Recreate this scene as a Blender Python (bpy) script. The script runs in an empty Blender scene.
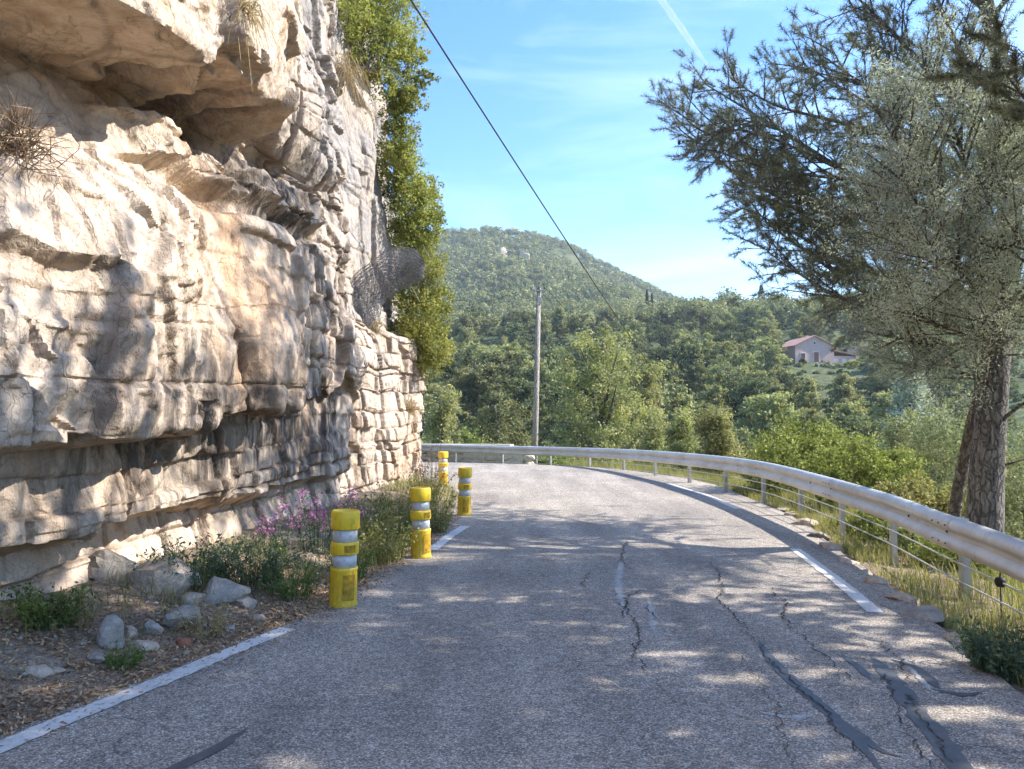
import bpy, bmesh, math, random
import numpy as np
from mathutils import Vector, Matrix
from mathutils.bvhtree import BVHTree

R = math.radians
SC = bpy.context.scene
COL = SC.collection
rng = np.random.default_rng(7)
random.seed(7)

# ------------------------------------------------------------------ camera
CAM_Z, F, PITCH = 1.5, 770.0, R(3.01)
CX, CY = 512.0, 384.5
cd = bpy.data.cameras.new("camera"); cam = bpy.data.objects.new("camera", cd); COL.objects.link(cam)
cam.location = (0, 0, CAM_Z); cam.rotation_euler = (R(90) + PITCH, 0, 0)
cd.sensor_fit = 'HORIZONTAL'; cd.sensor_width = 36; cd.lens = 36 * F / 1024
cd.clip_start = .05; cd.clip_end = 40000
SC.camera = cam
cp, sp = math.cos(PITCH), math.sin(PITCH)

def ray(px, py):
    x = (px - CX) / F; y = (CY - py) / F
    return np.array([x, cp - y * sp, sp + y * cp])
def at(px, py, Y):
    """the world point seen at a pixel of the photograph, Y metres ahead"""
    r = ray(px, py); t = Y / r[1]
    return np.array([0, 0, CAM_Z]) + r * t
def sstep(a, b, x):
    t = np.clip((x - a) / (b - a), 0, 1); return t * t * (3 - 2 * t)
def roadz(X, Y):
    return .2 * sstep(13, 25, np.asarray(Y, float))
def gnd(px, py, dz=0.0):
    r = ray(px, py); z = 0.0
    for _ in range(30):
        t = (z + dz - CAM_Z) / r[2]; z = .7 * z + .3 * float(roadz(0, r[1] * t))
    return np.array([0, 0, CAM_Z]) + r * t

# ------------------------------------------------------------------ object helpers
def setp(o, label=None, cat=None, group=None, kind=None):
    if label: o["label"] = label
    if cat: o["category"] = cat
    if group: o["group"] = group
    if kind: o["kind"] = kind
    return o
def thing(name, label, cat, loc=(0, 0, 0), group=None):
    o = bpy.data.objects.new(name, None); COL.objects.link(o)
    o.location = loc; o.empty_display_size = .2
    return setp(o, label, cat, group)
def mesh_np(name, V, Fq, smooth=False):
    """V (n,3); Fq: list of (m,k) index arrays"""
    me = bpy.data.meshes.new(name)
    V = np.ascontiguousarray(V, np.float32)
    if not isinstance(Fq, (list, tuple)): Fq = [Fq]
    Fq = [np.asarray(f, np.int32) for f in Fq if len(f)]
    me.vertices.add(len(V)); me.vertices.foreach_set("co", V.ravel())
    nl = sum(f.size for f in Fq); npoly = sum(len(f) for f in Fq)
    me.loops.add(nl); me.loops.foreach_set("vertex_index", np.concatenate([f.ravel() for f in Fq]))
    me.polygons.add(npoly)
    tot = np.concatenate([np.full(len(f), f.shape[1], np.int32) for f in Fq])
    st = np.concatenate([[0], np.cumsum(tot)[:-1]]).astype(np.int32)
    me.polygons.foreach_set("loop_start", st); me.polygons.foreach_set("loop_total", tot)
    me.polygons.foreach_set("use_smooth", np.full(npoly, smooth, bool))
    me.update(calc_edges=True)
    return me
def link(name, me, mat=None, parent=None, loc=None):
    o = bpy.data.objects.new(name, me); COL.objects.link(o)
    if mat is not None and len(me.materials) == 0: me.materials.append(mat)
    if parent is not None: o.parent = parent
    if loc is not None: o.location = loc
    return o

class MB:
    def __init__(s): s.v = []; s.f = {}; s.n = 0
    def add(s, V, Fs):
        V = np.asarray(V, float)
        if not isinstance(Fs, list): Fs = [Fs]
        for f in Fs:
            f = np.asarray(f, np.int64)
            if f.size: s.f.setdefault(f.shape[1], []).append(f + s.n)
        s.v.append(V); s.n += len(V); return s
    def box(s, c, size, rz=0.0, M=None, taper=1.0):
        sx, sy, sz = [k / 2 for k in size]
        V = np.array([[x * (taper if z > 0 else 1), y * (taper if z > 0 else 1), z] for z in (-sz, sz) for y in (-sy, sy) for x in (-sx, sx)])
        if rz: V = V @ np.array([[math.cos(rz), math.sin(rz), 0], [-math.sin(rz), math.cos(rz), 0], [0, 0, 1]])
        if M is not None: V = V @ np.asarray(M).T
        return s.add(V + np.asarray(c), [[[0, 2, 3, 1], [4, 5, 7, 6], [0, 1, 5, 4], [2, 6, 7, 3], [0, 4, 6, 2], [1, 3, 7, 5]]])
    def tube(s, pts, rad, k=6, caps=True):
        P = np.asarray(pts, float); n = len(P)
        rad = np.full(n, rad, float) if np.isscalar(rad) else np.asarray(rad, float)
        T = np.gradient(P, axis=0); T /= np.linalg.norm(T, axis=1)[:, None] + 1e-9
        up = np.array([0, 0, 1.]) if abs(T[:, 2]).mean() < .8 else np.array([1., 0, 0])
        A = np.cross(T, up); A /= np.linalg.norm(A, axis=1)[:, None] + 1e-9
        B = np.cross(T, A)
        th = np.arange(k) * 2 * math.pi / k
        V = P[:, None] + rad[:, None, None] * (A[:, None] * np.cos(th)[None, :, None] + B[:, None] * np.sin(th)[None, :, None])
        i = np.arange(n - 1)[:, None] * k; j = np.arange(k)[None]; j2 = (j + 1) % k
        q = np.stack([i + j, i + k + j, i + k + j2, i + j2], -1).reshape(-1, 4)
        fs = [q]
        if caps and k > 2:
            fs.append(np.arange(k)[None, :].copy() if k != 4 else np.arange(4)[None])
            fs.append(((n - 1) * k + np.arange(k)[::-1])[None])
        return s.add(V.reshape(-1, 3), fs)
    def lathe(s, prof, c=(0, 0, 0), k=32, mod=None):
        prof = np.asarray(prof, float); n = len(prof)
        th = np.arange(k) * 2 * math.pi / k
        r = prof[:, 0][:, None] * np.ones(k)[None]
        if mod is not None: r = r * mod(th[None], prof[:, 1][:, None])
        V = np.stack([r * np.cos(th), r * np.sin(th), prof[:, 1][:, None] * np.ones(k)], -1).reshape(-1, 3) + np.asarray(c)
        i = np.arange(n - 1)[:, None] * k; j = np.arange(k)[None]; j2 = (j + 1) % k
        return s.add(V, [np.stack([i + j, i + j2, i + k + j2, i + k + j], -1).reshape(-1, 4)])
    def build(s, name, mat, parent=None, smooth=False, off=None):
        V = np.concatenate(s.v)
        if off is not None: V = V - np.asarray(off)
        me = mesh_np(name, V, [np.concatenate(f) for f in s.f.values()], smooth)
        return link(name, me, mat, parent)

# ------------------------------------------------------------------ noise
def _h(ix, iy, iz, seed):
    h = (ix * 73856093) ^ (iy * 19349663) ^ (iz * 83492791) ^ (seed * 974711)
    h = h & 0xffffffff
    h = ((h ^ (h >> 16)) * 0x45d9f3b) & 0xffffffff
    h = ((h ^ (h >> 15)) * 0x45d9f3b) & 0xffffffff
    return h ^ (h >> 16)
def _r(h): return (h & 0xffff) / 65535.0
def vnoise(P, seed=0):
    P = np.asarray(P, float); I = np.floor(P).astype(np.int64); f = P - I; f = f * f * (3 - 2 * f)
    out = 0
    for a in (0, 1):
        for b in (0, 1):
            for c in (0, 1):
                w = (f[:, 0] if a else 1 - f[:, 0]) * (f[:, 1] if b else 1 - f[:, 1]) * (f[:, 2] if c else 1 - f[:, 2])
                out = out + w * _r(_h(I[:, 0] + a, I[:, 1] + b, I[:, 2] + c, seed))
    return out * 2 - 1
def fbm(P, oct=4, seed=0):
    P = np.asarray(P, float); s = 0; a = 1
    for k in range(oct): s = s + a * vnoise(P * 2 ** k + 17.3 * k, seed + k); a *= .5
    return s
def facet(P, size, seed, tilt=.7, soft=.045):
    """blocky fracture: every cell is a tilted plane; returns height and distance to the cell border"""
    Q = np.asarray(P) / np.asarray(size); I = np.floor(Q).astype(np.int64); n = len(Q)
    f1 = np.full(n, 9.); f2 = np.full(n, 9.); hb = np.zeros(n, np.int64); cb = np.zeros((n, 3)); h2 = np.zeros(n, np.int64); c2 = np.zeros((n, 3))
    for a in (-1, 0, 1):
        for b in (-1, 0, 1):
            for c in (-1, 0, 1):
                ix, iy, iz = I[:, 0] + a, I[:, 1] + b, I[:, 2] + c
                h = _h(ix, iy, iz, seed)
                C = np.stack([ix + .12 + .76 * _r(h), iy + .12 + .76 * _r(h >> 8), iz + .12 + .76 * _r(h >> 15)], -1)
                d = np.linalg.norm(Q - C, axis=1)
                m = d < f1; m2 = (~m) & (d < f2)
                f2 = np.where(m, f1, np.where(m2, d, f2)); h2 = np.where(m, hb, np.where(m2, h, h2)); c2[m] = cb[m]; c2[m2] = C[m2]
                f1 = np.where(m, d, f1); hb = np.where(m, h, hb); cb[m] = C[m]
    def hgt(hh, cc):
        g = _h(hh, hh >> 3, hh >> 7, seed + 5)
        T = np.stack([_r(g), _r(g >> 7), _r(g >> 14)], -1) * 2 - 1
        return (_r(g >> 4) - .5) + tilt * ((Q - cc) * T).sum(1)
    t = .5 + .5 * sstep(0, soft, f2 - f1)
    return hgt(hb, cb) * t + hgt(h2, c2) * (1 - t), f2 - f1

def chisel(P, size, seed, slope=.8, r0=.22, tilt=.35, nf=5):
    """broken-rock relief: overlapping flat-faced caps, the highest one wins; creases instead of steps"""
    Q = np.asarray(P) / np.asarray(size); I = np.floor(Q).astype(np.int64); n = len(Q)
    b1 = np.full(n, -9.); b2 = np.full(n, -9.)
    for a in (-1, 0, 1):
        for b in (-1, 0, 1):
            for c in (-1, 0, 1):
                ix, iy, iz = I[:, 0] + a, I[:, 1] + b, I[:, 2] + c
                h = _h(ix, iy, iz, seed); g = _h(h, h >> 5, h >> 9, seed + 3)
                d = Q - np.stack([ix + _r(h), iy + _r(h >> 8), iz + _r(h >> 15)], -1)
                gau = np.zeros(n); th0 = _r(g) * 6.283
                for k in range(nf):
                    th = th0 + 6.283 * (k + .55 * (_r(_h(g, g >> 3, np.full_like(g, k), seed + 9)) - .5)) / nf
                    gau = np.maximum(gau, d[:, 0] * np.cos(th) + d[:, 2] * np.sin(th))
                gau = np.maximum(gau, np.abs(d[:, 1]) * .8)
                v = _r(g >> 6) * .55 + tilt * (d[:, 0] * (_r(g >> 9) * 2 - 1) + d[:, 2] * (_r(g >> 12) * 2 - 1)) - slope * np.maximum(0, gau - r0)
                m = v > b1; b2 = np.where(m, b1, np.maximum(b2, v)); b1 = np.where(m, v, b1)
    return b1 - .3, b1 - b2
def cells1d(x, seed, key=None):
    """irregular 1-d cells: index and distance to the nearer border (in cell units)"""
    i = np.floor(x).astype(np.int64); k = 0 * i if key is None else key
    j = lambda q: q + .7 * (_r(_h(q, k, 0 * q + 3, seed)) - .5)
    lo = j(i); below = x < lo; i = np.where(below, i - 1, i); hi = j(i + 1); above = x >= hi; i = np.where(above, i + 1, i)
    return i, np.minimum(x - j(i), j(i + 1) - x)
def blocks(sv, z, bed, joint, seed, soft=.02):
    """bedded, jointed blocks: each one steps in or out and leans a little"""
    bi, be = cells1d(z / bed, seed); ji, je = cells1d(sv / (joint * (.7 + .6 * _r(_h(bi, 0 * bi, 0 * bi, seed + 4)))), seed + 1, bi)
    h = _h(bi, ji, 0 * bi, seed + 2); e = np.minimum(be * bed, je * joint)
    v = _r(h) - .5 + (_r(h >> 6) - .5) * .5 * ((sv / joint) % 1 - .5) + (_r(h >> 11) - .5) * .5 * ((z / bed) % 1 - .5)
    return v * sstep(0, soft, e) , e
# ------------------------------------------------------------------ materials
def new_mat(name):
    m = bpy.data.materials.new(name); m.use_nodes = True
    nt = m.node_tree; nt.nodes.clear()
    out = nt.nodes.new('ShaderNodeOutputMaterial')
    return m, nt, out
def N(nt, t, **k):
    n = nt.nodes.new(t)
    for a, b in k.items():
        if a in n.inputs: n.inputs[a].default_value = b
        else: setattr(n, a, b)
    return n
def ramp(nt, fac, stops, interp='LINEAR'):
    r = nt.nodes.new('ShaderNodeValToRGB'); r.color_ramp.interpolation = interp
    e = r.color_ramp.elements
    while len(e) < len(stops): e.new(.5)
    for x, (p, c) in zip(e, stops):
        x.position = p; x.color = (*c, 1) if len(c) == 3 else c
    nt.links.new(fac, r.inputs[0]); return r.outputs[0]
def mixc(nt, fac, a, b, mode='MIX'):
    m = nt.nodes.new('ShaderNodeMix'); m.data_type = 'RGBA'; m.blend_type = mode
    for s, v in ((m.inputs[0], fac), (m.inputs[6], a), (m.inputs[7], b)):
        if hasattr(v, 'is_linked'): nt.links.new(v, s)
        elif isinstance(v, (int, float)): s.default_value = v
        else: s.default_value = (*v, 1)
    return m.outputs[2]
def mathn(nt, op, a, b=0.0, clamp=False):
    m = nt.nodes.new('ShaderNodeMath'); m.operation = op; m.use_clamp = clamp
    for s, v in ((m.inputs[0], a), (m.inputs[1], b)):
        if hasattr(v, 'is_linked'): nt.links.new(v, s)
        else: s.default_value = v
    return m.outputs[0]
def noise(nt, vec, scale, detail=4, rough=.55, dist=0.0):
    n = N(nt, 'ShaderNodeTexNoise'); n.inputs['Scale'].default_value = scale
    n.inputs['Detail'].default_value = detail; n.inputs['Roughness'].default_value = rough
    n.inputs['Distortion'].default_value = dist
    if vec is not None: nt.links.new(vec, n.inputs['Vector'])
    return n.outputs[0]
def pos(nt, scale=None, obj=False):
    if obj: v = N(nt, 'ShaderNodeTexCoord').outputs['Object']
    else: v = N(nt, 'ShaderNodeNewGeometry').outputs['Position']
    if scale:
        m = N(nt, 'ShaderNodeMapping'); m.inputs['Scale'].default_value = scale; nt.links.new(v, m.inputs[0]); v = m.outputs[0]
    return v
def bump(nt, h, strength, dist, prev=None):
    b = N(nt, 'ShaderNodeBump'); b.inputs['Strength'].default_value = strength; b.inputs['Distance'].default_value = dist
    nt.links.new(h, b.inputs['Height'])
    if prev is not None: nt.links.new(prev, b.inputs['Normal'])
    return b.outputs[0]
def principled(nt, out, col, rough=.8, metal=0.0, normal=None, spec=.5):
    p = N(nt, 'ShaderNodeBsdfPrincipled')
    for s, v in (('Base Color', col), ('Roughness', rough), ('Metallic', metal)):
        if hasattr(v, 'is_linked'): nt.links.new(v, p.inputs[s])
        elif isinstance(v, (int, float)): p.inputs[s].default_value = v
        else: p.inputs[s].default_value = (*v, 1)
    p.inputs['Specular IOR Level'].default_value = spec
    if normal is not None: nt.links.new(normal, p.inputs['Normal'])
    nt.links.new(p.outputs[0], out.inputs[0]); return p

def leaf_mat(name, c1, c2, trans=.35, obj_var=.25, tcol=None, clump=.0):
    m, nt, out = new_mat(name)
    g = N(nt, 'ShaderNodeNewGeometry'); oi = N(nt, 'ShaderNodeObjectInfo')
    c = ramp(nt, g.outputs['Random Per Island'], [(0, c1), (.55, tuple((a + b) / 2 for a, b in zip(c1, c2))), (1, c2)])
    if clump:
        nz = noise(nt, g.outputs['Position'], clump, 2)
        k = ramp(nt, nz, [(.35, (.68, .72, .66)), (.65, (1.25, 1.22, 1.1))])
        c = mixc(nt, 1.0, c, k, 'MULTIPLY')
    if obj_var:
        hv = N(nt, 'ShaderNodeHueSaturation')
        nt.links.new(mathn(nt, 'ADD', .5 - .012, mathn(nt, 'MULTIPLY', oi.outputs['Random'], .024)), hv.inputs['Hue'])
        nt.links.new(mathn(nt, 'ADD', 1 - obj_var, mathn(nt, 'MULTIPLY', oi.outputs['Random'], 2 * obj_var)), hv.inputs['Value'])
        nt.links.new(c, hv.inputs['Color']); c = hv.outputs[0]
    d = N(nt, 'ShaderNodeBsdfDiffuse'); t = N(nt, 'ShaderNodeBsdfTranslucent'); mx = N(nt, 'ShaderNodeMixShader')
    nt.links.new(c, d.inputs[0])
    tc = mixc(nt, 1.0, c, tcol or (1.15, 1.2, .7), 'MULTIPLY'); nt.links.new(tc, t.inputs[0])
    mx.inputs[0].default_value = trans
    nt.links.new(d.outputs[0], mx.inputs[1]); nt.links.new(t.outputs[0], mx.inputs[2])
    nt.links.new(mx.outputs[0], out.inputs[0]); return m
def plain(name, col, rough=.8, metal=0., var=.0, scale=4., bmp=0., spec=.4):
    m, nt, out = new_mat(name); c = col; nrm = None
    if var or bmp:
        nz = noise(nt, pos(nt), scale, 5, .6)
        if var: c = mixc(nt, 1.0, col, ramp(nt, nz, [(.3, (1 - var,) * 3), (.7, (1 + var,) * 3)]), 'MULTIPLY')
        if bmp: nrm = bump(nt, nz, .6, bmp)
    principled(nt, out, c, rough, metal, nrm, spec); return m

def mk_asphalt():
    m, nt, out = new_mat("asphalt"); P = pos(nt)
    fine = N(nt, 'ShaderNodeTexVoronoi'); fine.inputs['Scale'].default_value = 120; nt.links.new(P, fine.inputs['Vector'])
    sep = N(nt, 'ShaderNodeSeparateColor'); nt.links.new(fine.outputs['Color'], sep.inputs[0])
    agg = ramp(nt, sep.outputs[0], [(0, (.165, .143, .12)), (.45, (.335, .292, .245)), (.8, (.48, .425, .365)), (1, (.69, .625, .55))])
    ed = ramp(nt, fine.outputs['Distance'], [(.25, (1.15,) * 3), (.75, (.45,) * 3)])
    c = mixc(nt, .75, agg, ed, 'MULTIPLY')
    big = noise(nt, P, .55, 4, .6)
    c = mixc(nt, 1.0, c, ramp(nt, big, [(.3, (.82, .82, .84)), (.5, (1, 1, 1)), (.72, (1.22, 1.2, 1.16))]), 'MULTIPLY')
    st = noise(nt, pos(nt, (1.6, .22, 1)), 1.3, 3)
    c = mixc(nt, 1.0, c, ramp(nt, st, [(.32, (.80,) * 3), (.66, (1.16,) * 3)]), 'MULTIPLY')
    mid = noise(nt, P, 14, 3, .7)
    c = mixc(nt, 1.0, c, ramp(nt, mid, [(.35, (.8,) * 3), (.65, (1.18,) * 3)]), 'MULTIPLY')
    wv = N(nt, 'ShaderNodeTexNoise'); wv.inputs['Scale'].default_value = 2.5; wv.inputs['Detail'].default_value = 6; nt.links.new(P, wv.inputs['Vector'])
    av = N(nt, 'ShaderNodeVectorMath'); av.operation = 'MULTIPLY_ADD'; nt.links.new(wv.outputs['Color'], av.inputs[0]); av.inputs[1].default_value = (.55, .55, 0); nt.links.new(P, av.inputs[2])
    cv = N(nt, 'ShaderNodeTexVoronoi'); cv.feature = 'DISTANCE_TO_EDGE'; cv.inputs['Scale'].default_value = 1.5; nt.links.new(av.outputs[0], cv.inputs['Vector'])
    cl = ramp(nt, cv.outputs['Distance'], [(.0, (1, 1, 1)), (.011, (0, 0, 0))]); cm = ramp(nt, noise(nt, P, .6, 3), [(.50, (0, 0, 0)), (.60, (1, 1, 1))])
    c = mixc(nt, mathn(nt, 'MULTIPLY', mathn(nt, 'MULTIPLY', cl, cm), .6), c, (.035, .034, .034))
    h = mathn(nt, 'MULTIPLY', fine.outputs['Distance'], -1.0)
    b = bump(nt, h, .8, .006); b = bump(nt, noise(nt, P, 7, 4), .3, .02, b)
    principled(nt, out, c, .82, 0, b, .35); return m

def mk_limestone():
    m, nt, out = new_mat("limestone"); P = pos(nt)
    n1 = noise(nt, P, .9, 6, .6, .6); n2 = noise(nt, P, 5.5, 6, .65); n3 = noise(nt, P, 26, 4, .65)
    base = ramp(nt, n1, [(.22, (.42, .30, .21)), (.38, (.52, .415, .325)), (.6, (.585, .49, .40)), (.82, (.45, .39, .33))])
    och = ramp(nt, noise(nt, pos(nt, (1, 1, .45)), .75, 5, .6, .9), [(.51, (0, 0, 0)), (.66, (1, 1, 1))])
    base = mixc(nt, mathn(nt, 'MULTIPLY', och, .6), base, (.58, .34, .17))
    base = mixc(nt, 1.0, base, ramp(nt, n2, [(.3, (.78, .77, .75)), (.55, (1, 1, 1)), (.75, (1.12, 1.11, 1.1))]), 'MULTIPLY')
    base = mixc(nt, 1.0, base, ramp(nt, n3, [(.30, (.80, .785, .77)), (.46, (1, 1, 1)), (.68, (1.08,) * 3)]), 'MULTIPLY')
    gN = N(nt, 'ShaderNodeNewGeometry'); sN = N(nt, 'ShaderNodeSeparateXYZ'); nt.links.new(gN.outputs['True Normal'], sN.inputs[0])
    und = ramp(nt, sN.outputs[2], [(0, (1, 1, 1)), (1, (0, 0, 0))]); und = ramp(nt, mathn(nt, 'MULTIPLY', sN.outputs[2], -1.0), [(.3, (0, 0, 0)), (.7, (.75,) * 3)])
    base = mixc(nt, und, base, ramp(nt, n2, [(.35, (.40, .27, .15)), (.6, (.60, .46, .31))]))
    # grey weathering higher up and along the far face
    at_ = N(nt, 'ShaderNodeAttribute'); at_.attribute_name = "weather"; 
    sw = N(nt, 'ShaderNodeSeparateColor'); nt.links.new(at_.outputs['Color'], sw.inputs[0])
    gw = mathn(nt, 'MULTIPLY', sw.outputs[0], ramp(nt, n2, [(.25, (.5,) * 3), (.6, (1, 1, 1))]))
    base = mixc(nt, gw, base, (.30, .285, .275))
    # black seepage streaks
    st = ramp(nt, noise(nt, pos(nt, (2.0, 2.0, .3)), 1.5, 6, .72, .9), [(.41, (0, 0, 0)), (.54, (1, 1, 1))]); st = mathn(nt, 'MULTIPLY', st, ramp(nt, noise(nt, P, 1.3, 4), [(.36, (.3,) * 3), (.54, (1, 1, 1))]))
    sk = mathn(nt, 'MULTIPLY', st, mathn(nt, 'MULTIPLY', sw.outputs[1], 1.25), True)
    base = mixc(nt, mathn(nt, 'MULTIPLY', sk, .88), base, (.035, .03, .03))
    # dirt-filled joints
    base = mixc(nt, mathn(nt, 'MULTIPLY', sw.outputs[2], .75), base, (.09, .065, .045))
    v = N(nt, 'ShaderNodeTexVoronoi'); v.feature = 'DISTANCE_TO_EDGE'; v.inputs['Scale'].default_value = 2.3
    dv = N(nt, 'ShaderNodeVectorMath'); dv.operation = 'ADD'
    nzc = N(nt, 'ShaderNodeTexNoise'); nzc.inputs['Scale'].default_value = 3; nzc.inputs['Detail'].default_value = 5; nt.links.new(P, nzc.inputs['Vector'])
    sc = N(nt, 'ShaderNodeVectorMath'); sc.operation = 'SCALE'; sc.inputs['Scale'].default_value = .5; nt.links.new(nzc.outputs['Color'], sc.inputs[0])
    nt.links.new(pos(nt, (1.3, 1.3, .5)), dv.inputs[0]); nt.links.new(sc.outputs[0], dv.inputs[1]); nt.links.new(dv.outputs[0], v.inputs['Vector'])
    ck = ramp(nt, v.outputs['Distance'], [(0, (0, 0, 0)), (.022, (1, 1, 1))])
    v2 = N(nt, 'ShaderNodeTexVoronoi'); v2.feature = 'DISTANCE_TO_EDGE'; v2.inputs['Scale'].default_value = 6.5; nt.links.new(dv.outputs[0], v2.inputs['Vector']); ckb = ramp(nt, v2.outputs['Distance'], [(0, (0, 0, 0)), (.035, (1, 1, 1))]); ckn = ramp(nt, noise(nt, P, 1.7, 4), [(.46, (1, 1, 1)), (.54, (0, 0, 0))]); ckb = mathn(nt, 'MAXIMUM', ckb, ckn)
    v3 = N(nt, 'ShaderNodeTexVoronoi'); v3.distance = 'MANHATTAN'; v3.inputs['Scale'].default_value = 11; nt.links.new(dv.outputs[0], v3.inputs['Vector'])
    v4 = N(nt, 'ShaderNodeTexVoronoi'); v4.distance = 'MANHATTAN'; v4.inputs['Scale'].default_value = 34; nt.links.new(dv.outputs[0], v4.inputs['Vector'])
    ckm = ramp(nt, noise(nt, P, 1.1, 3), [(.45, (1, 1, 1)), (.58, (0, 0, 0))]); ck = mathn(nt, 'MINIMUM', mathn(nt, 'MAXIMUM', ck, ckm), ckb)
    base = mixc(nt, mathn(nt, 'MULTIPLY', mathn(nt, 'SUBTRACT', 1.0, ck), .42), base, (.10, .07, .05))
    b = bump(nt, ck, .4, .015); b = bump(nt, n2, .35, .03, b); b = bump(nt, mathn(nt, 'MULTIPLY', v3.outputs['Distance'], -1.0), .28, .03, b); b = bump(nt, mathn(nt, 'MULTIPLY', v4.outputs['Distance'], -1.0), .35, .01, b); b = bump(nt, n3, .6, .012, b)
    b = bump(nt, noise(nt, P, 90, 3), .35, .004, b)
    principled(nt, out, base, .9, 0, b, .25); return m

def mk_rock(name, a, b_):
    m, nt, out = new_mat(name); P = pos(nt, obj=True)
    n1 = noise(nt, P, 5, 6, .65); n2 = noise(nt, P, 30, 4, .7)
    c = ramp(nt, n1, [(.3, a), (.65, b_)])
    c = mixc(nt, 1.0, c, ramp(nt, n2, [(.3, (.7,) * 3), (.65, (1.12,) * 3)]), 'MULTIPLY')
    principled(nt, out, c, .9, 0, bump(nt, n2, .8, .012, bump(nt, n1, .7, .04)), .25); return m

def mk_dirt():
    m, nt, out = new_mat("dirt"); P = pos(nt)
    n1 = noise(nt, P, 1.4, 5, .65); n2 = noise(nt, P, 22, 5, .7); n3 = noise(nt, P, 75, 3, .7)
    c = ramp(nt, n1, [(.3, (.19, .15, .115)), (.5, (.29, .22, .16)), (.7, (.38, .32, .25))])
    c = mixc(nt, 1.0, c, ramp(nt, n2, [(.3, (.5,) * 3), (.52, (1,) * 3), (.72, (1.6, 1.5, 1.4))]), 'MULTIPLY')
    c = mixc(nt, 1.0, c, ramp(nt, n3, [(.35, (.7,) * 3), (.65, (1.3,) * 3)]), 'MULTIPLY')
    b = bump(nt, n2, .9, .03); b = bump(nt, n3, .8, .012, b)
    principled(nt, out, c, .95, 0, b, .15); return m
def mk_hill():
    m, nt, out = new_mat("hillside_scrub"); P = pos(nt)
    n1 = noise(nt, P, .05, 6, .65); n2 = noise(nt, P, .6, 5, .7)
    c = ramp(nt, n1, [(.32, (.06, .08, .035)), (.5, (.11, .13, .06)), (.66, (.125, .13, .07)), (.8, (.19, .175, .115))])
    c = mixc(nt, 1.0, c, ramp(nt, n2, [(.3, (.5,) * 3), (.65, (1.3,) * 3)]), 'MULTIPLY')
    principled(nt, out, c, .95, 0, bump(nt, n2, 1, .5), .1); return m
def mk_paint():
    m, nt, out = new_mat("road_paint"); P = pos(nt)
    w = ramp(nt, noise(nt, P, 30, 5, .75), [(.31, (.18, .175, .17)), (.42, (.62, .61, .58)), (.7, (.78, .77, .74))])
    w = mixc(nt, 1.0, w, ramp(nt, noise(nt, P, 2.2, 3), [(.3, (.8,) * 3), (.6, (1,) * 3)]), 'MULTIPLY')
    principled(nt, out, w, .7, 0, bump(nt, noise(nt, P, 110, 2), .6, .004), .3); return m
def mk_bark(name, a, b_, deep=.5):
    m, nt, out = new_mat(name)
    n1 = noise(nt, pos(nt, (6, 6, 1.3)), 3.2, 6, .7, .8)
    c = ramp(nt, n1, [(.3, a), (.62, b_)])
    v = N(nt, 'ShaderNodeTexVoronoi'); v.feature = 'DISTANCE_TO_EDGE'; v.inputs['Scale'].default_value = 5
    wv = N(nt, 'ShaderNodeTexNoise'); wv.inputs['Scale'].default_value = 7; wv.inputs['Detail'].default_value = 4; nt.links.new(pos(nt), wv.inputs['Vector'])
    av = N(nt, 'ShaderNodeVectorMath'); av.operation = 'MULTIPLY_ADD'; nt.links.new(wv.outputs['Color'], av.inputs[0]); av.inputs[1].default_value = (.5, .5, .5); nt.links.new(pos(nt, (3, 3, .9)), av.inputs[2]); nt.links.new(av.outputs[0], v.inputs['Vector'])
    pl = ramp(nt, v.outputs['Distance'], [(0, (0, 0, 0)), (.16, (1, 1, 1))])
    c = mixc(nt, mathn(nt, 'MULTIPLY', mathn(nt, 'SUBTRACT', 1.0, pl), deep), c, tuple(k * .3 for k in a))
    principled(nt, out, c, .95, 0, bump(nt, pl, .9, .03, bump(nt, n1, 1.0, .05)), .15); return m
def mk_rail():
    m, nt, out = new_mat("galvanised_rail"); P = pos(nt)
    n1 = noise(nt, P, 1.7, 5, .65); n2 = noise(nt, pos(nt, (9, 9, 2)), 3, 5, .7)
    c = ramp(nt, n1, [(.3, (.52, .49, .44)), (.6, (.68, .66, .62))])
    c = mixc(nt, ramp(nt, n2, [(.58, (0, 0, 0)), (.75, (.6,) * 3)]), c, (.25, .18, .12))
    principled(nt, out, c, .5, .4, bump(nt, noise(nt, P, 8, 3), .15, .01), .5); return m
def mk_yellow():
    m, nt, out = new_mat("yellow_plastic"); P = pos(nt, obj=True)
    n1 = noise(nt, P, 7, 5, .65); n2 = noise(nt, P, 40, 4, .7)
    z = N(nt, 'ShaderNodeSeparateXYZ'); nt.links.new(P, z.inputs[0])
    c = ramp(nt, n1, [(.3, (.80, .49, .012)), (.6, (.90, .61, .02))])
    mud = mathn(nt, 'MULTIPLY', ramp(nt, z.outputs[2], [(.0, (1, 1, 1)), (.32, (0, 0, 0))]), ramp(nt, n2, [(.35, (0, 0, 0)), (.7, (.8,) * 3)]))
    c = mixc(nt, mud, c, (.2, .13, .05))
    sc = ramp(nt, noise(nt, pos(nt, (8, 8, 2), True), 5, 4, .7), [(.52, (0, 0, 0)), (.68, (.7,) * 3)])
    c = mixc(nt, sc, c, (.34, .22, .05)); c = mixc(nt, ramp(nt, n2, [(.5, (0, 0, 0)), (.75, (.35,) * 3)]), c, (.5, .42, .28))
    principled(nt, out, c, .42, 0, bump(nt, n1, .2, .01), .5); return m
def mk_band():
    m, nt, out = new_mat("reflective_band"); P = pos(nt, obj=True)
    c = ramp(nt, noise(nt, P, 14, 5, .7), [(.32, (.30, .31, .33)), (.48, (.56, .58, .6)), (.7, (.68, .69, .7))])
    principled(nt, out, c, .45, .15, None, .5); return m

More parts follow.
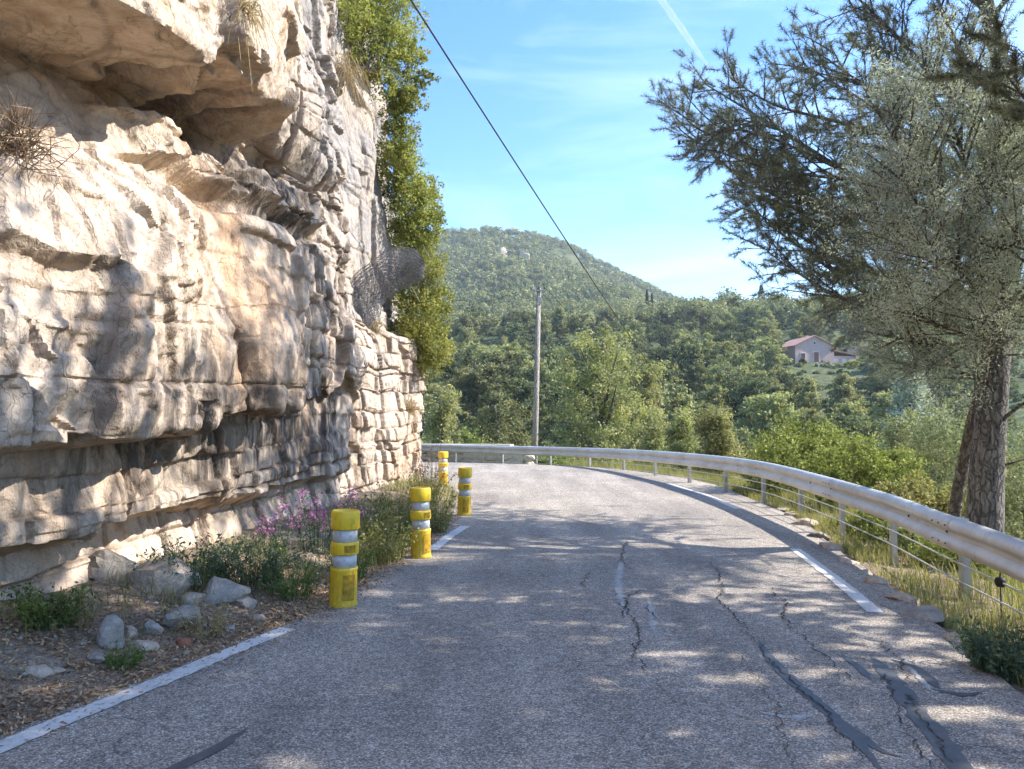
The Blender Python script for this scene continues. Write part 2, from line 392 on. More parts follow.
M = {}
M['asphalt'] = mk_asphalt(); M['lime'] = mk_limestone(); M['dirt'] = mk_dirt(); M['hill'] = mk_hill(); M['paint'] = mk_paint()
M['rock_pale'] = mk_rock("pale_rock", (.36, .26, .18), (.56, .47, .37)); M['rock_grey'] = mk_rock("grey_rock", (.24, .21, .175), (.42, .38, .33))
M['rock_dark'] = mk_rock("dark_rock", (.16, .14, .12), (.36, .32, .27)); M['brick'] = mk_rock("red_brick_rubble", (.34, .12, .08), (.45, .2, .13))
M['bark'] = mk_bark("pine_bark", (.12, .108, .098), (.32, .295, .27)); M['bark_pale'] = mk_bark("pale_bark", (.14, .12, .1), (.3, .27, .23))
M['rail'] = mk_rail(); M['yellow'] = mk_yellow(); M['band'] = mk_band(); M['amber'] = plain('grimy_amber_plastic', (.42, .25, .02), .4, 0, .45, 22)
M['steel'] = plain("galvanised_steel", (.42, .42, .40), .5, .5, .2, 6, .004)
M['cable'] = plain("steel_cable", (.55, .54, .51), .5, .4, .15, 20)
M['black'] = plain("black_rubber", (.02, .02, .022), .6, 0, .2, 30)
M['bolt'] = plain("dark_bolt", (.09, .08, .075), .6, .4)
M['seal'] = plain("crack_sealant", (.085, .088, .094), .55, 0, .25, 18, .003)
M['crack'] = plain("open_crack", (.032, .031, .03), .95)
M['scuff_and_sun'] = plain("chalk_and_sun_patch", (.37, .36, .34), .85, 0, .35, 28)  # chalky marks, also the colour of one painted sun streak
M['pole'] = mk_bark("weathered_wood", (.36, .31, .25), (.56, .50, .42), 0.0)
M['wire'] = plain("power_wire", (.03, .03, .035), .7)
M['net'] = plain("wire_netting", (.15, .155, .17), .6, .35, .3, 9)
M['needle'] = leaf_mat("pine_needles", (.165, .185, .15), (.32, .335, .26), .3, .0, (1.0, 1.05, .8), clump=1.6)
M['olive'] = leaf_mat("grey_green_leaves", (.36, .40, .35), (.60, .63, .57), .35, .0, (1.0, 1.05, .85), clump=1.5)
M['ivy'] = leaf_mat("cliff_shrub_leaves", (.21, .235, .07), (.45, .45, .18), .35, .12, clump=1.3)
M['bush'] = leaf_mat("bright_bush_leaves", (.16, .205, .07), (.40, .425, .17), .26, .10, clump=1.4)
M['hillpine'] = leaf_mat("hillside_pine_leaves", (.175, .185, .09), (.365, .36, .195), .25, .25, clump=.35)
M['hilloak'] = leaf_mat("hillside_oak_leaves", (.095, .115, .065), (.215, .225, .125), .25, .25, clump=.35)
M['palepine'] = leaf_mat("pale_pine_leaves", (.26, .265, .125), (.47, .455, .25), .32, .12, clump=.6)
M['yellowbush'] = leaf_mat("yellow_broom", (.38, .36, .06), (.62, .58, .14), .3, 0)
M['greybush'] = leaf_mat("grey_bush_leaves", (.17, .19, .115), (.36, .37, .25), .3, .1, clump=1.2)
M['cypress'] = leaf_mat("cypress_leaves", (.015, .03, .018), (.04, .06, .03), .15, .1)
M['forest'] = leaf_mat("forest_leaves", (.17, .18, .095), (.36, .355, .19), .2, 0, clump=.06)
M['weed'] = leaf_mat("weed_leaves", (.10, .15, .05), (.25, .30, .11), .35, .15)
M['weed_dark'] = leaf_mat("dark_weed_leaves", (.07, .11, .075), (.18, .23, .14), .35, .15)
M['grass'] = leaf_mat("verge_grass_blades", (.15, .18, .065), (.44, .39, .21), .4, 0, clump=2.0)
M['dry'] = leaf_mat("dry_grass_blades", (.32, .24, .13), (.55, .44, .27), .35, .1)
M['deadtwig'] = leaf_mat("dead_twigs", (.14, .10, .07), (.3, .22, .15), .1, .1)
M['purple'] = leaf_mat("purple_petals", (.34, .10, .27), (.52, .25, .46), .35, 0, (1.1, .9, 1.1))
M['yellowfl'] = leaf_mat("yellow_petals", (.7, .55, .03), (.8, .65, .08), .3, 0)
M['whitefl'] = leaf_mat("white_petals", (.7, .7, .66), (.82, .82, .78), .3, 0)
M['litter'] = leaf_mat("fallen_leaves", (.24, .13, .07), (.62, .44, .27), .1, 0)
M['pebble'] = mk_rock("verge_pebbles", (.28, .25, .21), (.5, .46, .4))
M['wall_pink'] = plain("pink_render", (.60, .42, .36), .9, 0, .08, .8)
M['wall_white'] = plain("white_render", (.72, .69, .64), .9, 0, .08, .8)
M['roof'] = plain("clay_tiles", (.48, .27, .2), .85, 0, .25, 1.5)
M['shutter'] = plain("brown_shutters", (.16, .06, .05), .7)
M['dark_open'] = plain("dark_stone_base", (.10, .095, .09), .9, 0, .3, .8)
M['wallstone'] = mk_rock("wall_stone", (.48, .40, .31), (.70, .62, .51))
M['cone'] = plain("pine_cone", (.06, .04, .03), .9)

# ------------------------------------------------------------------ road lines (plan)
def P2(*pp): return [gnd(a, b)[:2] for a, b in pp]
left_edge = P2((-46, 757), (120, 692), (266, 633), (328, 607), (408, 559), (450, 522), (459, 505)) 
left_edge = [np.array([-13.5, -28.]), np.array([-9.2, -16.]), np.array([-5.6, -5.5])] + left_edge + [np.array(p) for p in ((-1.0, 16.2), (-1.75, 19.0), (-3.3, 21.3), (-6.0, 22.9), (-10, 23.7), (-18, 24), (-32, 22))]
right_edge = [np.array(p) for p in ((-8.0, -30.), (-3.2, -16.), (.2, -5.5))] + P2((1012, 694), (962, 647), (850, 561), (790, 517), (742, 496)) + [np.array(p) for p in ((4.75, 18.6), (3.7, 21.8), (2.3, 24.1), (.2, 25.8), (-2.8, 27.0), (-8, 28.0), (-16, 28.5), (-32, 27))]
def catmull(pts, per=12):
    P = np.asarray(pts, float); P = np.vstack([2 * P[0] - P[1], P, 2 * P[-1] - P[-2]]); out = []
    for i in range(1, len(P) - 2):
        t = np.arange(per)[:, None] / per; p0, p1, p2, p3 = P[i - 1:i + 3]
        out.append(.5 * ((2 * p1) + (p2 - p0) * t + (2 * p0 - 5 * p1 + 4 * p2 - p3) * t ** 2 + (3 * p1 - p0 - 3 * p2 + p3) * t ** 3))
    return np.vstack(out + [P[-2][None]])
def resample(P, n=None, step=None):
    P = np.asarray(P, float); d = np.concatenate([[0], np.cumsum(np.linalg.norm(np.diff(P, axis=0), axis=1))])
    if n is None: n = max(2, int(d[-1] / step) + 1)
    s = np.linspace(0, d[-1], n); return np.stack([np.interp(s, d, P[:, k]) for k in range(P.shape[1])], -1)
LE = resample(catmull(left_edge, 8), step=.35); RE = resample(catmull(right_edge, 8), step=.35)
def sdist(X, Y, L):
    """signed distance to a polyline, positive on its right-hand side"""
    X = np.asarray(X, float).ravel(); Y = np.asarray(Y, float).ravel()
    best = np.full(len(X), 1e9); sg = np.zeros(len(X))
    A = L[:-1]; D = np.diff(L, axis=0)
    for a, d in zip(A, D):
        l2 = d @ d + 1e-12
        t = np.clip(((X - a[0]) * d[0] + (Y - a[1]) * d[1]) / l2, 0, 1)
        ex, ey = X - a[0] - t * d[0], Y - a[1] - t * d[1]
        q = ex * ex + ey * ey; m = q < best
        best = np.where(m, q, best); sg = np.where(m, d[1] * ex - d[0] * ey, sg)
    return np.sqrt(best) * np.sign(sg)

# ------------------------------------------------------------------ terrain height
TR = np.array([0, 20, 35, 60, 90, 120, 180, 250, 350, 450, 600, 760, 900, 1300, 3500, 9000.])
TP = np.array([380, 450, 490, 530, 560, 600, 640, 665, 700, 760, 830, 920, 1040.])
ridgeY = np.array([236, 232, 230, 234, 245, 265, 288, 300, 318, 330, 340, 345, 350.])
rightY = np.array([350, 346, 344, 341, 337, 332, 328, 329, 331, 332, 331, 333, 332.])
def _tab():
    T = np.zeros((len(TP), len(TR)))
    for i, p in enumerate(TP):
        right = sstep(640, 700, np.array(p)).item()
        y = {35: None}
        for j, r in enumerate(TR):
            if r <= 20: z = -3
            elif r == 35: z = -7
            elif r == 60: z = -9
            elif r == 90: z = -3.0
            elif r == 120: z = 3.0
            elif r == 180: z = 13 + right * 1
            elif r == 250: z = 28 + 3 * right
            elif r == 350: z = 1.5 + (425 - rightY[i]) * 350 / F
            elif r == 450: z = (1 - right) * 72 + right * 48
            elif r == 600: z = (1 - right) * (1.5 + (425 - ridgeY[i]) * 600 / F) * .84 + right * 40
            elif r == 760: z = (1.5 + (425 - ridgeY[i]) * 760 / F)
            elif r == 900: z = (1.5 + (425 - ridgeY[i]) * 760 / F) * .85
            elif r == 1300: z = 70
            elif r == 3500: z = 20
            else: z = 0
            T[i, j] = z
    return T
TT = _tab()
def valley(X, Y):
    X = np.asarray(X, float).ravel(); Y = np.asarray(Y, float).ravel()
    r = np.hypot(X, Y); th = np.arctan2(X, Y); th = np.clip(th, R(-10), R(34.5))
    px = CX + F * np.tan(th)
    i = np.clip(np.searchsorted(TP, px) - 1, 0, len(TP) - 2); fx = np.clip((px - TP[i]) / (TP[i + 1] - TP[i]), 0, 1)
    j = np.clip(np.searchsorted(TR, r) - 1, 0, len(TR) - 2); fr = np.clip((r - TR[j]) / (TR[j + 1] - TR[j]), 0, 1)
    a = TT[i, j] * (1 - fr) + TT[i, j + 1] * fr; b = TT[i + 1, j] * (1 - fr) + TT[i + 1, j + 1] * fr
    z = a * (1 - fx) + b * fx
    P = np.stack([X, Y, 0 * X], -1)
    return z + fbm(P / 60, 4, 3) * np.clip(r / 60 - .5, 0, 4) * 1.2 + fbm(P / 9, 3, 9) * np.clip(r / 40 - .4, 0, 1) * .7
def H(X, Y, detail=True):
    X = np.asarray(X, float).ravel(); Y = np.asarray(Y, float).ravel()
    r = np.hypot(X, Y); near = r < 70
    z = valley(X, Y)
    if near.any():
        x, y = X[near], Y[near]
        dl = -sdist(x, y, LE); dr = sdist(x, y, RE)
        base = roadz(x, y)
        P = np.stack([x, y, 0 * x], -1)
        nz = fbm(P * 1.7, 4, 21)
        lft = base - .035 + (.03 + .26 * sstep(.1, 1.7, dl)) * (dl > 0) + nz * .035 * sstep(0, .5, dl)
        rgt = base - .04 - .06 * sstep(0, .8, dr) - .6 * np.maximum(0, dr - 1.3) + nz * .05 * sstep(0, .5, dr)
        zz = np.where(dr > 0, rgt, np.where(dl > 0, lft, base - .045))
        v = z[near]; k = np.where(dr > 0, np.maximum(zz, np.minimum(v, -1.0)), zz)
        w = sstep(45, 70, r[near])
        z[near] = k * (1 - w) + v * w
    return z
def h1(x, y): return float(H([x], [y])[0])

def build_ground():
    rr = np.concatenate([np.linspace(0, 12, 90)[1:], 12 * (1600 / 12) ** (np.linspace(0, 1, 190)[1:])])
    na = 720; th = np.arange(na) * 2 * math.pi / na
    X = (rr[:, None] * np.sin(th)).ravel(); Y = (7.0 * np.exp(-rr / 25)[:, None] + rr[:, None] * np.cos(th)).ravel()
    Z = H(X, Y); nr = len(rr)
    V = np.vstack([np.stack([X, Y, Z], -1), [[0, 7.0, h1(0, 7.0)]]])
    i = np.arange(nr - 1)[:, None] * na; j = np.arange(na)[None]; j2 = (j + 1) % na
    q = np.stack([i + j, i + na + j, i + na + j2, i + j2], -1).reshape(-1, 4)
    c = np.stack([np.full(na, nr * na), np.arange(na), (np.arange(na) + 1) % na], -1)
    me = mesh_np("ground", V, [q, c[:, [0, 1, 2]]], True)
    me.materials.append(M['dirt']); me.materials.append(M['hill'])
    ring = np.repeat(np.arange(nr - 1), na)
    me.polygons.foreach_set("material_index", np.concatenate([(rr[ring] > 22).astype(np.int32), np.zeros(na, np.int32)]))
    o = link("ground", me); setp(o, "brown dirt verge falling away into scrub covered valley and hills", None, None, "structure")
    return o
build_ground()

def build_road():
    n = 420; L = resample(LE, n); Rr = resample(RE, n); m = 26
    t = np.linspace(-.012, 1.01, m)
    XY = L[:, None] * (1 - t)[None, :, None] + Rr[:, None] * t[None, :, None]
    # ragged asphalt edges
    P = np.stack([XY[..., 0].ravel(), XY[..., 1].ravel(), np.zeros(n * m)], -1)
    rag = (vnoise(P * 2.3, 5) * .05 + vnoise(P * 7, 6) * .025).reshape(n, m)
    e = np.zeros(m); e[0] = 1; e[-1] = 1
    dirn = (Rr - L) / np.linalg.norm(Rr - L, axis=1)[:, None]
    XY = XY + dirn[:, None] * (rag * e)[..., None]
    X, Y = XY[..., 0].ravel(), XY[..., 1].ravel()
    Z = roadz(X, Y) + fbm(np.stack([X, Y, 0 * X], -1) * .8, 2, 31) * .004
    V = np.stack([X, Y, Z], -1)
    i = np.arange(n - 1)[:, None] * m; j = np.arange(m - 1)[None]
    q = np.stack([i + j, i + j + 1, i + m + j + 1, i + m + j], -1).reshape(-1, 4)
    # skirt so the asphalt has a real edge
    mb = MB(); mb.add(V, [q])
    for k in (0, m - 1):
        a = V.reshape(n, m, 3)[:, k]; b = a.copy(); b[:, 2] -= .07
        idx = np.arange(n - 1)
        mb.add(np.vstack([a, b]), [np.stack([idx, idx + 1, n + idx + 1, n + idx], -1)])
    o = mb.build("road", M['asphalt'], None, True); setp(o, None, None, None, "structure"); return o
road = build_road()

def ribbon(pts, width, dz, name, mat, step=.06, jit=0.0, rag=.0, taper=False, seed=0, parent=None):
    """flat strip lying on the road along ground pixels"""
    r = np.random.default_rng(seed)
    P = resample(catmull([gnd(a, b)[:2] for a, b in pts], 6), step=step); n = len(P)
    T = np.gradient(P, axis=0); T /= np.linalg.norm(T, axis=1)[:, None] + 1e-9
    Nn = np.stack([T[:, 1], -T[:, 0]], -1)
    if jit: P = P + Nn * (r.normal(0, jit, n))[:, None] + Nn * (vnoise(np.stack([np.arange(n) * .25, 0 * P[:, 0], 0 * P[:, 0]], -1), seed) * jit * 2)[:, None]
    w = np.full(n, width / 2.)
    wl = w * (1 + rag * r.uniform(-1, 1, n)); wr = w * (1 + rag * r.uniform(-1, 1, n))
    if taper:
        tp = np.minimum(1, np.minimum(np.arange(n), n - 1 - np.arange(n)) / (n * .25) + .12); wl *= tp; wr *= tp
    A = P + Nn * wl[:, None]; B = P - Nn * wr[:, None]
    V = np.zeros((n, 4, 3)) if False else None
    XY = np.stack([A, P, B], 1).reshape(-1, 2)
    Z = roadz(XY[:, 0], XY[:, 1]) + fbm(np.stack([XY[:, 0], XY[:, 1], 0 * XY[:, 0]], -1) * .8, 2, 31) * .004 + dz
    V = np.column_stack([XY, Z]); i = np.arange(n - 1)[:, None] * 3; j = np.arange(2)[None]
    q = np.stack([i + j, i + 3 + j, i + 4 + j, i + 1 + j], -1).reshape(-1, 4)
    return V, q
def strip_obj(name, mat, items, dz, **k):
    mb = MB()
    for s, (pts, w) in enumerate(items):
        V, q = ribbon(pts, w * (.66 if 'crack' == name[-5:] else 1), dz, name, mat, seed=s + 3, **k); mb.add(V, [q])
    o = mb.build(name, mat, road, True); o["kind"] = "structure"; return o
LINE = .13
for pts, lab in (([(-70, 778), (60, 722), (160, 682), (240, 648), (288, 629)], 'worn white edge line at lower left of road'),
                 ([(432, 550), (450, 536), (466, 526)], 'short white edge line between the yellow posts'),
                 ([(876, 613), (840, 583), (795, 549)], 'white dash on right side in front of pine'),
                 ([(738, 509), (705, 495), (668, 484)], 'white dash on right side further along the bend')):
    o = strip_obj("road_marking", M['paint'], [(pts, LINE if pts[0][0] > 600 else .14)], .005, rag=.12); o["label"] = lab
strip_obj("crack_sealant", M['seal'], [
    ([(758, 640), (772, 662), (800, 688), (832, 716), (860, 745), (885, 775)], .075),
    ([(800, 690), (840, 722), (880, 750), (900, 757)], .06), ([(842, 655), (858, 668), (872, 682)], .05),
    ([(870, 655), (892, 680), (918, 715), (950, 750), (985, 790)], .11), ([(890, 660), (915, 668), (940, 690)], .06),
    ([(905, 690), (925, 725), (950, 760), (970, 790)], .09), ([(140, 785), (185, 764), (222, 745), (248, 728)], .06),
    ([(930, 690), (965, 696), (980, 693)], .05)], .004, rag=.35, taper=True)
strip_obj("road_crack", M['crack'], [
    ([(628, 538), (622, 560), (630, 572)], .022), ([(585, 590), (584, 578), (592, 570)], .018),
    ([(640, 590), (626, 602), (622, 620)], .02), ([(622, 600), (632, 622), (640, 640), (634, 660), (628, 662)], .016),
    ([(646, 606), (652, 615), (656, 622)], .014), ([(640, 635), (636, 655), (645, 668), (650, 678)], .012),
    ([(708, 556), (716, 572), (722, 590), (718, 598), (735, 616), (748, 630), (757, 640), (764, 652)], .018),
    ([(764, 640), (768, 660), (790, 680), (812, 698), (828, 712), (836, 728), (852, 742), (866, 775)], .014),
    ([(768, 585), (782, 602), (786, 622), (798, 634)], .02), ([(795, 630), (815, 650), (838, 668), (856, 688)], .012),
    ([(745, 660), (758, 676), (764, 688), (780, 708), (784, 735), (800, 775)], .008),
    ([(876, 636), (890, 652), (904, 665), (906, 676), (920, 690)], .014), ([(884, 672), (892, 690), (888, 700)], .012),
    ([(912, 700), (922, 722), (938, 738), (950, 755), (962, 775)], .01), ([(896, 705), (908, 730), (920, 752), (940, 775)], .012),
    ([(838, 622), (860, 640), (880, 660)], .007), ([(740, 655), (748, 664)], .008)], .008, jit=.013, rag=.7, taper=True, step=.032)
strip_obj("pale_patch", M['scuff_and_sun'], [([(648, 600), (652, 616), (655, 634)], .05), ([(622, 560), (618, 585), (626, 618)], .07),
    ([(760, 712), (790, 718), (812, 716)], .05), ([(900, 655), (930, 690), (945, 690)], .03), ([(395, 616), (415, 613), (445, 612)], .03)], .003, rag=.8, taper=True, step=.02)  # last strip is a streak of sunlight painted on the asphalt, the others chalky marks

# ------------------------------------------------------------------ cliff
cl_plan = resample(catmull([(-11, -14), (-7.3, -6), (-5.2, 0), (-3.95, 3.6), (-3.55, 5.2), (-3.35, 7), (-3.1, 9.5), (-2.85, 12), (-2.8, 13), (-2.6, 15), (-2.3, 17.8), (-2.55, 19.6), (-4.2, 21.6), (-8, 22.6), (-14, 22.8), (-26, 21)], 16), step=.02)
ST = {
 -14: [(0, -.4), (.02, .25), (-.12, .55), (.26, .64), (.2, 1.25), (.70, 1.32), (.78, 2.1), (.5, 3.1), (.12, 3.45), (-.15, 4.1), (1.05, 4.25), (1.2, 5.0), (.8, 6.6), (.45, 8.6), (-.2, 11), (-6, 12.5)],
 5.0: [(0, -.4), (.02, .22), (-.14, .56), (.26, .66), (.2, 1.30), (.66, 1.36), (.74, 2.1), (.5, 3.1), (.10, 3.42), (-.2, 4.15), (1.0, 4.25), (1.15, 4.9), (.8, 6.6), (.45, 8.6), (-.2, 11), (-6, 12.5)],
 7.0: [(0, -.4), (.02, .25), (-.14, .6), (.26, .70), (.2, 1.42), (.66, 1.48), (.74, 2.3), (.5, 3.3), (.10, 3.68), (-.2, 4.4), (1.0, 4.55), (1.12, 5.3), (.8, 6.7), (.45, 8.6), (-.2, 11), (-6, 12.5)],
 8.3: [(0, -.4), (.02, .28), (-.13, .63), (.24, .73), (.18, 1.55), (.62, 1.64), (.68, 2.45), (.46, 3.5), (.11, 3.86), (-.2, 4.6), (.84, 4.8), (.98, 5.5), (.68, 6.9), (.37, 8.7), (-.2, 11), (-6, 12.5)],
 8.9: [(0, -.4), (.02, .29), (-.13, .64), (.23, .74), (.17, 1.61), (.60, 1.72), (.65, 2.5), (.44, 3.6), (.12, 3.95), (-.16, 4.68), (.45, 5.15), (.62, 5.7), (.5, 6.9), (.34, 8.7), (-.2, 11), (-6, 12.5)],
 9.6: [(0, -.4), (.02, .3), (-.12, .66), (.22, .76), (.16, 1.70), (.57, 1.82), (.61, 2.6), (.42, 3.75), (.13, 4.1), (-.12, 4.85), (.18, 5.25), (.30, 5.8), (.25, 7), (.2, 8.8), (-.2, 11), (-6, 12.5)],
 12.0: [(0, -.4), (.02, .3), (-.06, .66), (.17, .76), (.1, 2.02), (.32, 2.14), (.34, 3.0), (.25, 4.3), (.05, 4.75), (-.08, 5.1), (.12, 5.3), (.15, 6.0), (.0, 7.2), (-.1, 9), (-.4, 11), (-6, 12.5)],
 12.9: [(0, -.4), (.02, .3), (-.04, .66), (.12, .78), (.08, 2.02), (.2, 2.14), (.22, 3.0), (.15, 4.3), (.0, 4.75), (-.12, 5.1), (.0, 5.3), (.0, 6.0), (-.12, 7.2), (-.2, 9), (-.5, 11), (-6, 12.5)],
 13.3: [(-.2, -.4), (-.22, .3), (-.26, .66), (-.25, .9), (-.3, 2.0), (-.34, 2.3), (-.36, 3.0), (-.45, 3.7), (-.6, 4.0), (-.7, 4.6), (-.7, 5.3), (-.65, 6.2), (-.65, 7.2), (-.65, 9), (-.8, 11), (-6, 12.5)],
 15.2: [(0, -.4), (.0, .3), (0, .66), (.03, .9), (.02, 1.8), (.04, 2.2), (.04, 2.8), (-.02, 3.3), (-.30, 3.5), (-.42, 4.2), (-.38, 5), (-.36, 6), (-.4, 7.2), (-.45, 9), (-.6, 11), (-6, 12.5)],
 18: [(0, -.4), (.0, .3), (0, .66), (.03, .9), (.05, 1.8), (.08, 2.2), (.1, 2.9), (.04, 3.5), (-.45, 3.7), (-.6, 4.3), (-.6, 5), (-.6, 6), (-.65, 7.2), (-.7, 9), (-.9, 11), (-6, 12.5)],
}
def unit(v): return v / (np.linalg.norm(v, axis=-1, keepdims=True) + 1e-9)
def build_cliff():
    P = cl_plan; d = np.concatenate([[0], np.cumsum(np.linalg.norm(np.diff(P, axis=0), axis=1))])
    T = np.gradient(P, axis=0); T /= np.linalg.norm(T, axis=1)[:, None]
    for k in range(60): T[1:-1] = (T[:-2] + T[1:-1] + T[2:]) / 3
    T /= np.linalg.norm(T, axis=1)[:, None]
    # station coordinate: Y along the road up to the corner, then constant
    kc = int(np.argmin(np.hypot(P[:, 0] + 2.3, P[:, 1] - 17.8)))
    S = P[:, 1].copy(); S[kc:] = 18
    i3 = int(np.argmin(abs(P[:kc, 1] - 3.2))); i20 = int(np.argmin(abs(P[:, 1] - 20.5)))
    s = np.concatenate([np.linspace(0, d[i3], 90, endpoint=False), np.linspace(d[i3], d[i20], 860, endpoint=False), np.linspace(d[i20], d[-1], 60)])
    def it(A): return np.interp(s, d, A)
    bx, by, tx, ty, ss = it(P[:, 0]), it(P[:, 1]), it(T[:, 0]), it(T[:, 1]), it(S)
    nx, ny = ty, -tx                                   # outwards, to the road
    keys = sorted(ST); arr = np.array([ST[k] for k in keys])       # stations x 16 x 2
    prof = np.stack([np.stack([np.interp(ss, keys, arr[:, j, c]) for c in (0, 1)], -1) for j in range(16)], 1)  # n,16,2
    cnt = [14, 22, 18, 44, 26, 48, 66, 26, 42, 36, 40, 50, 44, 30, 14, 0]
    rows = []
    for j in range(15):
        k = cnt[j]
        t = (np.arange(k) / k)[None, :, None]
        a, b = prof[:, j][:, None], prof[:, j + 1][:, None]
        rows.append(a * (1 - t) + b * t)
    rows.append(prof[:, 15][:, None]); Q = np.concatenate(rows, 1)
    for _ in range(1): Q[:, 1:-1] = .25 * Q[:, :-2] + .5 * Q[:, 1:-1] + .25 * Q[:, 2:]
    n, m = Q.shape[:2]; arc_ = np.concatenate([np.zeros((n, 1)), np.cumsum(np.linalg.norm(np.diff(Q, axis=1), axis=2), 1)], 1); kl = 14 + 22 + 18 + 44 + 26; arc_ = arc_ - arc_[:, kl:kl + 1]
    # wavy bedding and uneven lips along the face
    w1 = vnoise(np.stack([s * .9, 0 * s, 0 * s], -1), 41); w2 = vnoise(np.stack([s * .7, 0 * s + 3, 0 * s], -1), 42)
    zz = Q[..., 1]; amp = np.clip(zz / 1.5, 0, 1)
    Q[..., 1] = zz + (w1[:, None] * .10) * amp
    lipw = vnoise(np.stack([(s[:, None] * 1.1 + 0 * zz).ravel(), (zz * .55).ravel(), 0 * zz.ravel()], -1), 43).reshape(n, m)
    Q[..., 0] += lipw * .16 * amp
    V = np.stack([bx[:, None] + nx[:, None] * Q[..., 0], by[:, None] + ny[:, None] * Q[..., 0], Q[..., 1]], -1)
    def normals(V):
        du = np.gradient(V, axis=0); dv = np.gradient(V, axis=1); nn = np.cross(du, dv); 
        nn /= np.linalg.norm(nn, axis=-1)[..., None] + 1e-9; return nn
    nn = normals(V); 
    if (nn[..., 0].mean() < 0): nn = -nn
    W = V.reshape(-1, 3); L = np.stack([(s[:, None] + 0 * zz).ravel(), Q[..., 0].ravel(), Q[..., 1].ravel()], -1)
    warp = np.stack([fbm(W * .8, 3, 50), fbm(W * .8, 3, 60), fbm(W * .8, 3, 70)], -1)
    L1 = L + warp * .07
    z = L[:, 2]; Yw = W[:, 1]
    low = 1 - sstep(1.35, 1.6, z + .05 * (Yw - 7) * -1)
    fine = .3 + .7 * sstep(-.2, .3, vnoise(W * .5, 77))             # some faces broken small, some left smooth
    far = (sstep(12.6, 13.6, by)[:, None] + 0 * zz).ravel()
    ar = arc_.ravel(); U = np.stack([L1[:, 0] + .2 * ar, 0 * z + .5, ar + warp[:, 2] * .07], -1)      # the face unrolled
    c1, e1 = chisel(U, (.9, 1, 1.35), 11, 1.1, .24, .5)
    c2, e2 = chisel(U + warp * .03, (.40, 1, .55), 12, 1.0, .1, .6)
    c3, e3 = chisel(U + warp * .03, (.16, 1, .2), 13, 1.0, .1, .6)
    c4, e4 = chisel(U, (.065, 1, .075), 14, 1.0, .1, .6)
    a1, ea1 = facet(U, (.95, 9, 1.5), 31, .45, .02); a2, ea2 = facet(U, (.27, 9, .42), 32, .6, .035); a3, ea3 = facet(U, (.13, 9, .16), 33, .6, .06)
    dip = L1[:, 2] - .035 * L1[:, 0]
    kb1, eb1 = blocks(L1[:, 0], dip, .78, 1.45, 21); kb2, eb2 = blocks(L1[:, 0] + .3 * L1[:, 2], dip, .37, .52, 23, .012)
    blk = np.clip(sstep(8.8, 10.5, Yw) * (1 - sstep(12.9, 13.2, Yw)) * sstep(1.9, 2.6, z) + .7 * low + sstep(13.0, 13.6, Yw) * (1 - sstep(3.3, 3.8, z)), 0, 1)
    red = (1 - .3 * far) * (1 - .5 * low * (1 - far)) * (1 - .3 * sstep(9, 11, Yw) * (1 - sstep(2, 2.6, z)))
    blk = np.maximum(blk, .08 + .4 * sstep(7.5, 9.5, Yw) * sstep(-.2, .3, vnoise(W * .8, 79)))
    D = red * (.10 * c1 + .075 * c2 * (.2 + .8 * fine) + .032 * c3 * (.3 + .7 * fine) + .022 * c4 * (.4 + .6 * fine) + .18 * a1 + .075 * a2 * (.3 + .7 * fine) + .03 * a3 * fine) + .12 * kb1 * (.3 + .7 * blk) + .15 * kb2 * blk + fbm(W * .8, 2, 89) * .05
    D -= .05 * np.exp(-eb1 / .02) * (.3 + .7 * blk) + .045 * np.exp(-eb2 / .014) * blk
    zb = 3.66 + .14 * (Yw - 7) + .06 * vnoise(W * 1.3, 120); sh = sstep(0, .05, z - zb) * (1 - sstep(.42, .5, z - zb)) * sstep(5.6, 6.4, Yw + .4 * vnoise(W * 2, 121)) * (1 - sstep(10.6, 11.2, Yw))
    D += .30 * sh * (.75 + .5 * kb2) - .12 * np.exp(-((z - zb + .07) / .06) ** 2) * sstep(6, 7, Yw) * (1 - sstep(10, 11, Yw))
    jv = fbm(np.stack([L1[:, 0] * .85 + .25 * L1[:, 2], L1[:, 2] * .12, 0 * z], -1), 2, 101); jh = fbm(np.stack([L1[:, 0] * .2, L1[:, 2] * .9, 0 * z + 7], -1), 2, 103)
    J = np.exp(-(jv / .016) ** 2) * sstep(-.3, .2, vnoise(W * .7, 104)) + .7 * np.exp(-(jh / .014) ** 2) * sstep(0, .35, vnoise(W * .6, 105))
    D -= .055 * J
    D += .03 * (sstep(-.012, .012, jv) - .5) + .02 * (sstep(-.012, .012, jh) - .5)
    D *= np.clip((z + .5) / .6, .25, 1)
    D = D.reshape(n, m); D[1:-1, 1:-1] = .7 * D[1:-1, 1:-1] + .075 * (D[:-2, 1:-1] + D[2:, 1:-1] + D[1:-1, :-2] + D[1:-1, 2:]); D = D.ravel()
    # dissolved holes in the roof of the overhang
    for (hx, hz, hr, dep) in ((6.2, 4.45, .16, .25), (7.9, 4.65, .22, .2), (7.4, 4.6, .12, .2), (8.1, 4.2, .22, .35), (8.4, 4.15, .14, .25), (6.6, .95, .1, .15), (7.4, 1.25, .06, .1), (7.6, 1.2, .05, .1), (7.0, 1.3, .05, .1)):
        q = ((W[:, 1] - hx) / hr) ** 2 + ((z - hz) / (hr * .8)) ** 2
        D -= dep * np.exp(-q)
    # erosion gully between the near bulge and the far wall
    hz_ = np.stack([nx, ny, 0 * nx], -1)[:, None]; sgn = np.sign((nn * hz_).sum(-1, keepdims=True)); nn = np.where(np.median(sgn) < 0, -nn, nn)
    for _ in range(5): nn[:, 1:-1] = unit(nn[:, :-2] + nn[:, 1:-1] + nn[:, 2:])
    V = V + unit(hz_ * .4 + nn * .8) * D.reshape(n, m)[..., None]
    V = V.reshape(-1, 3)
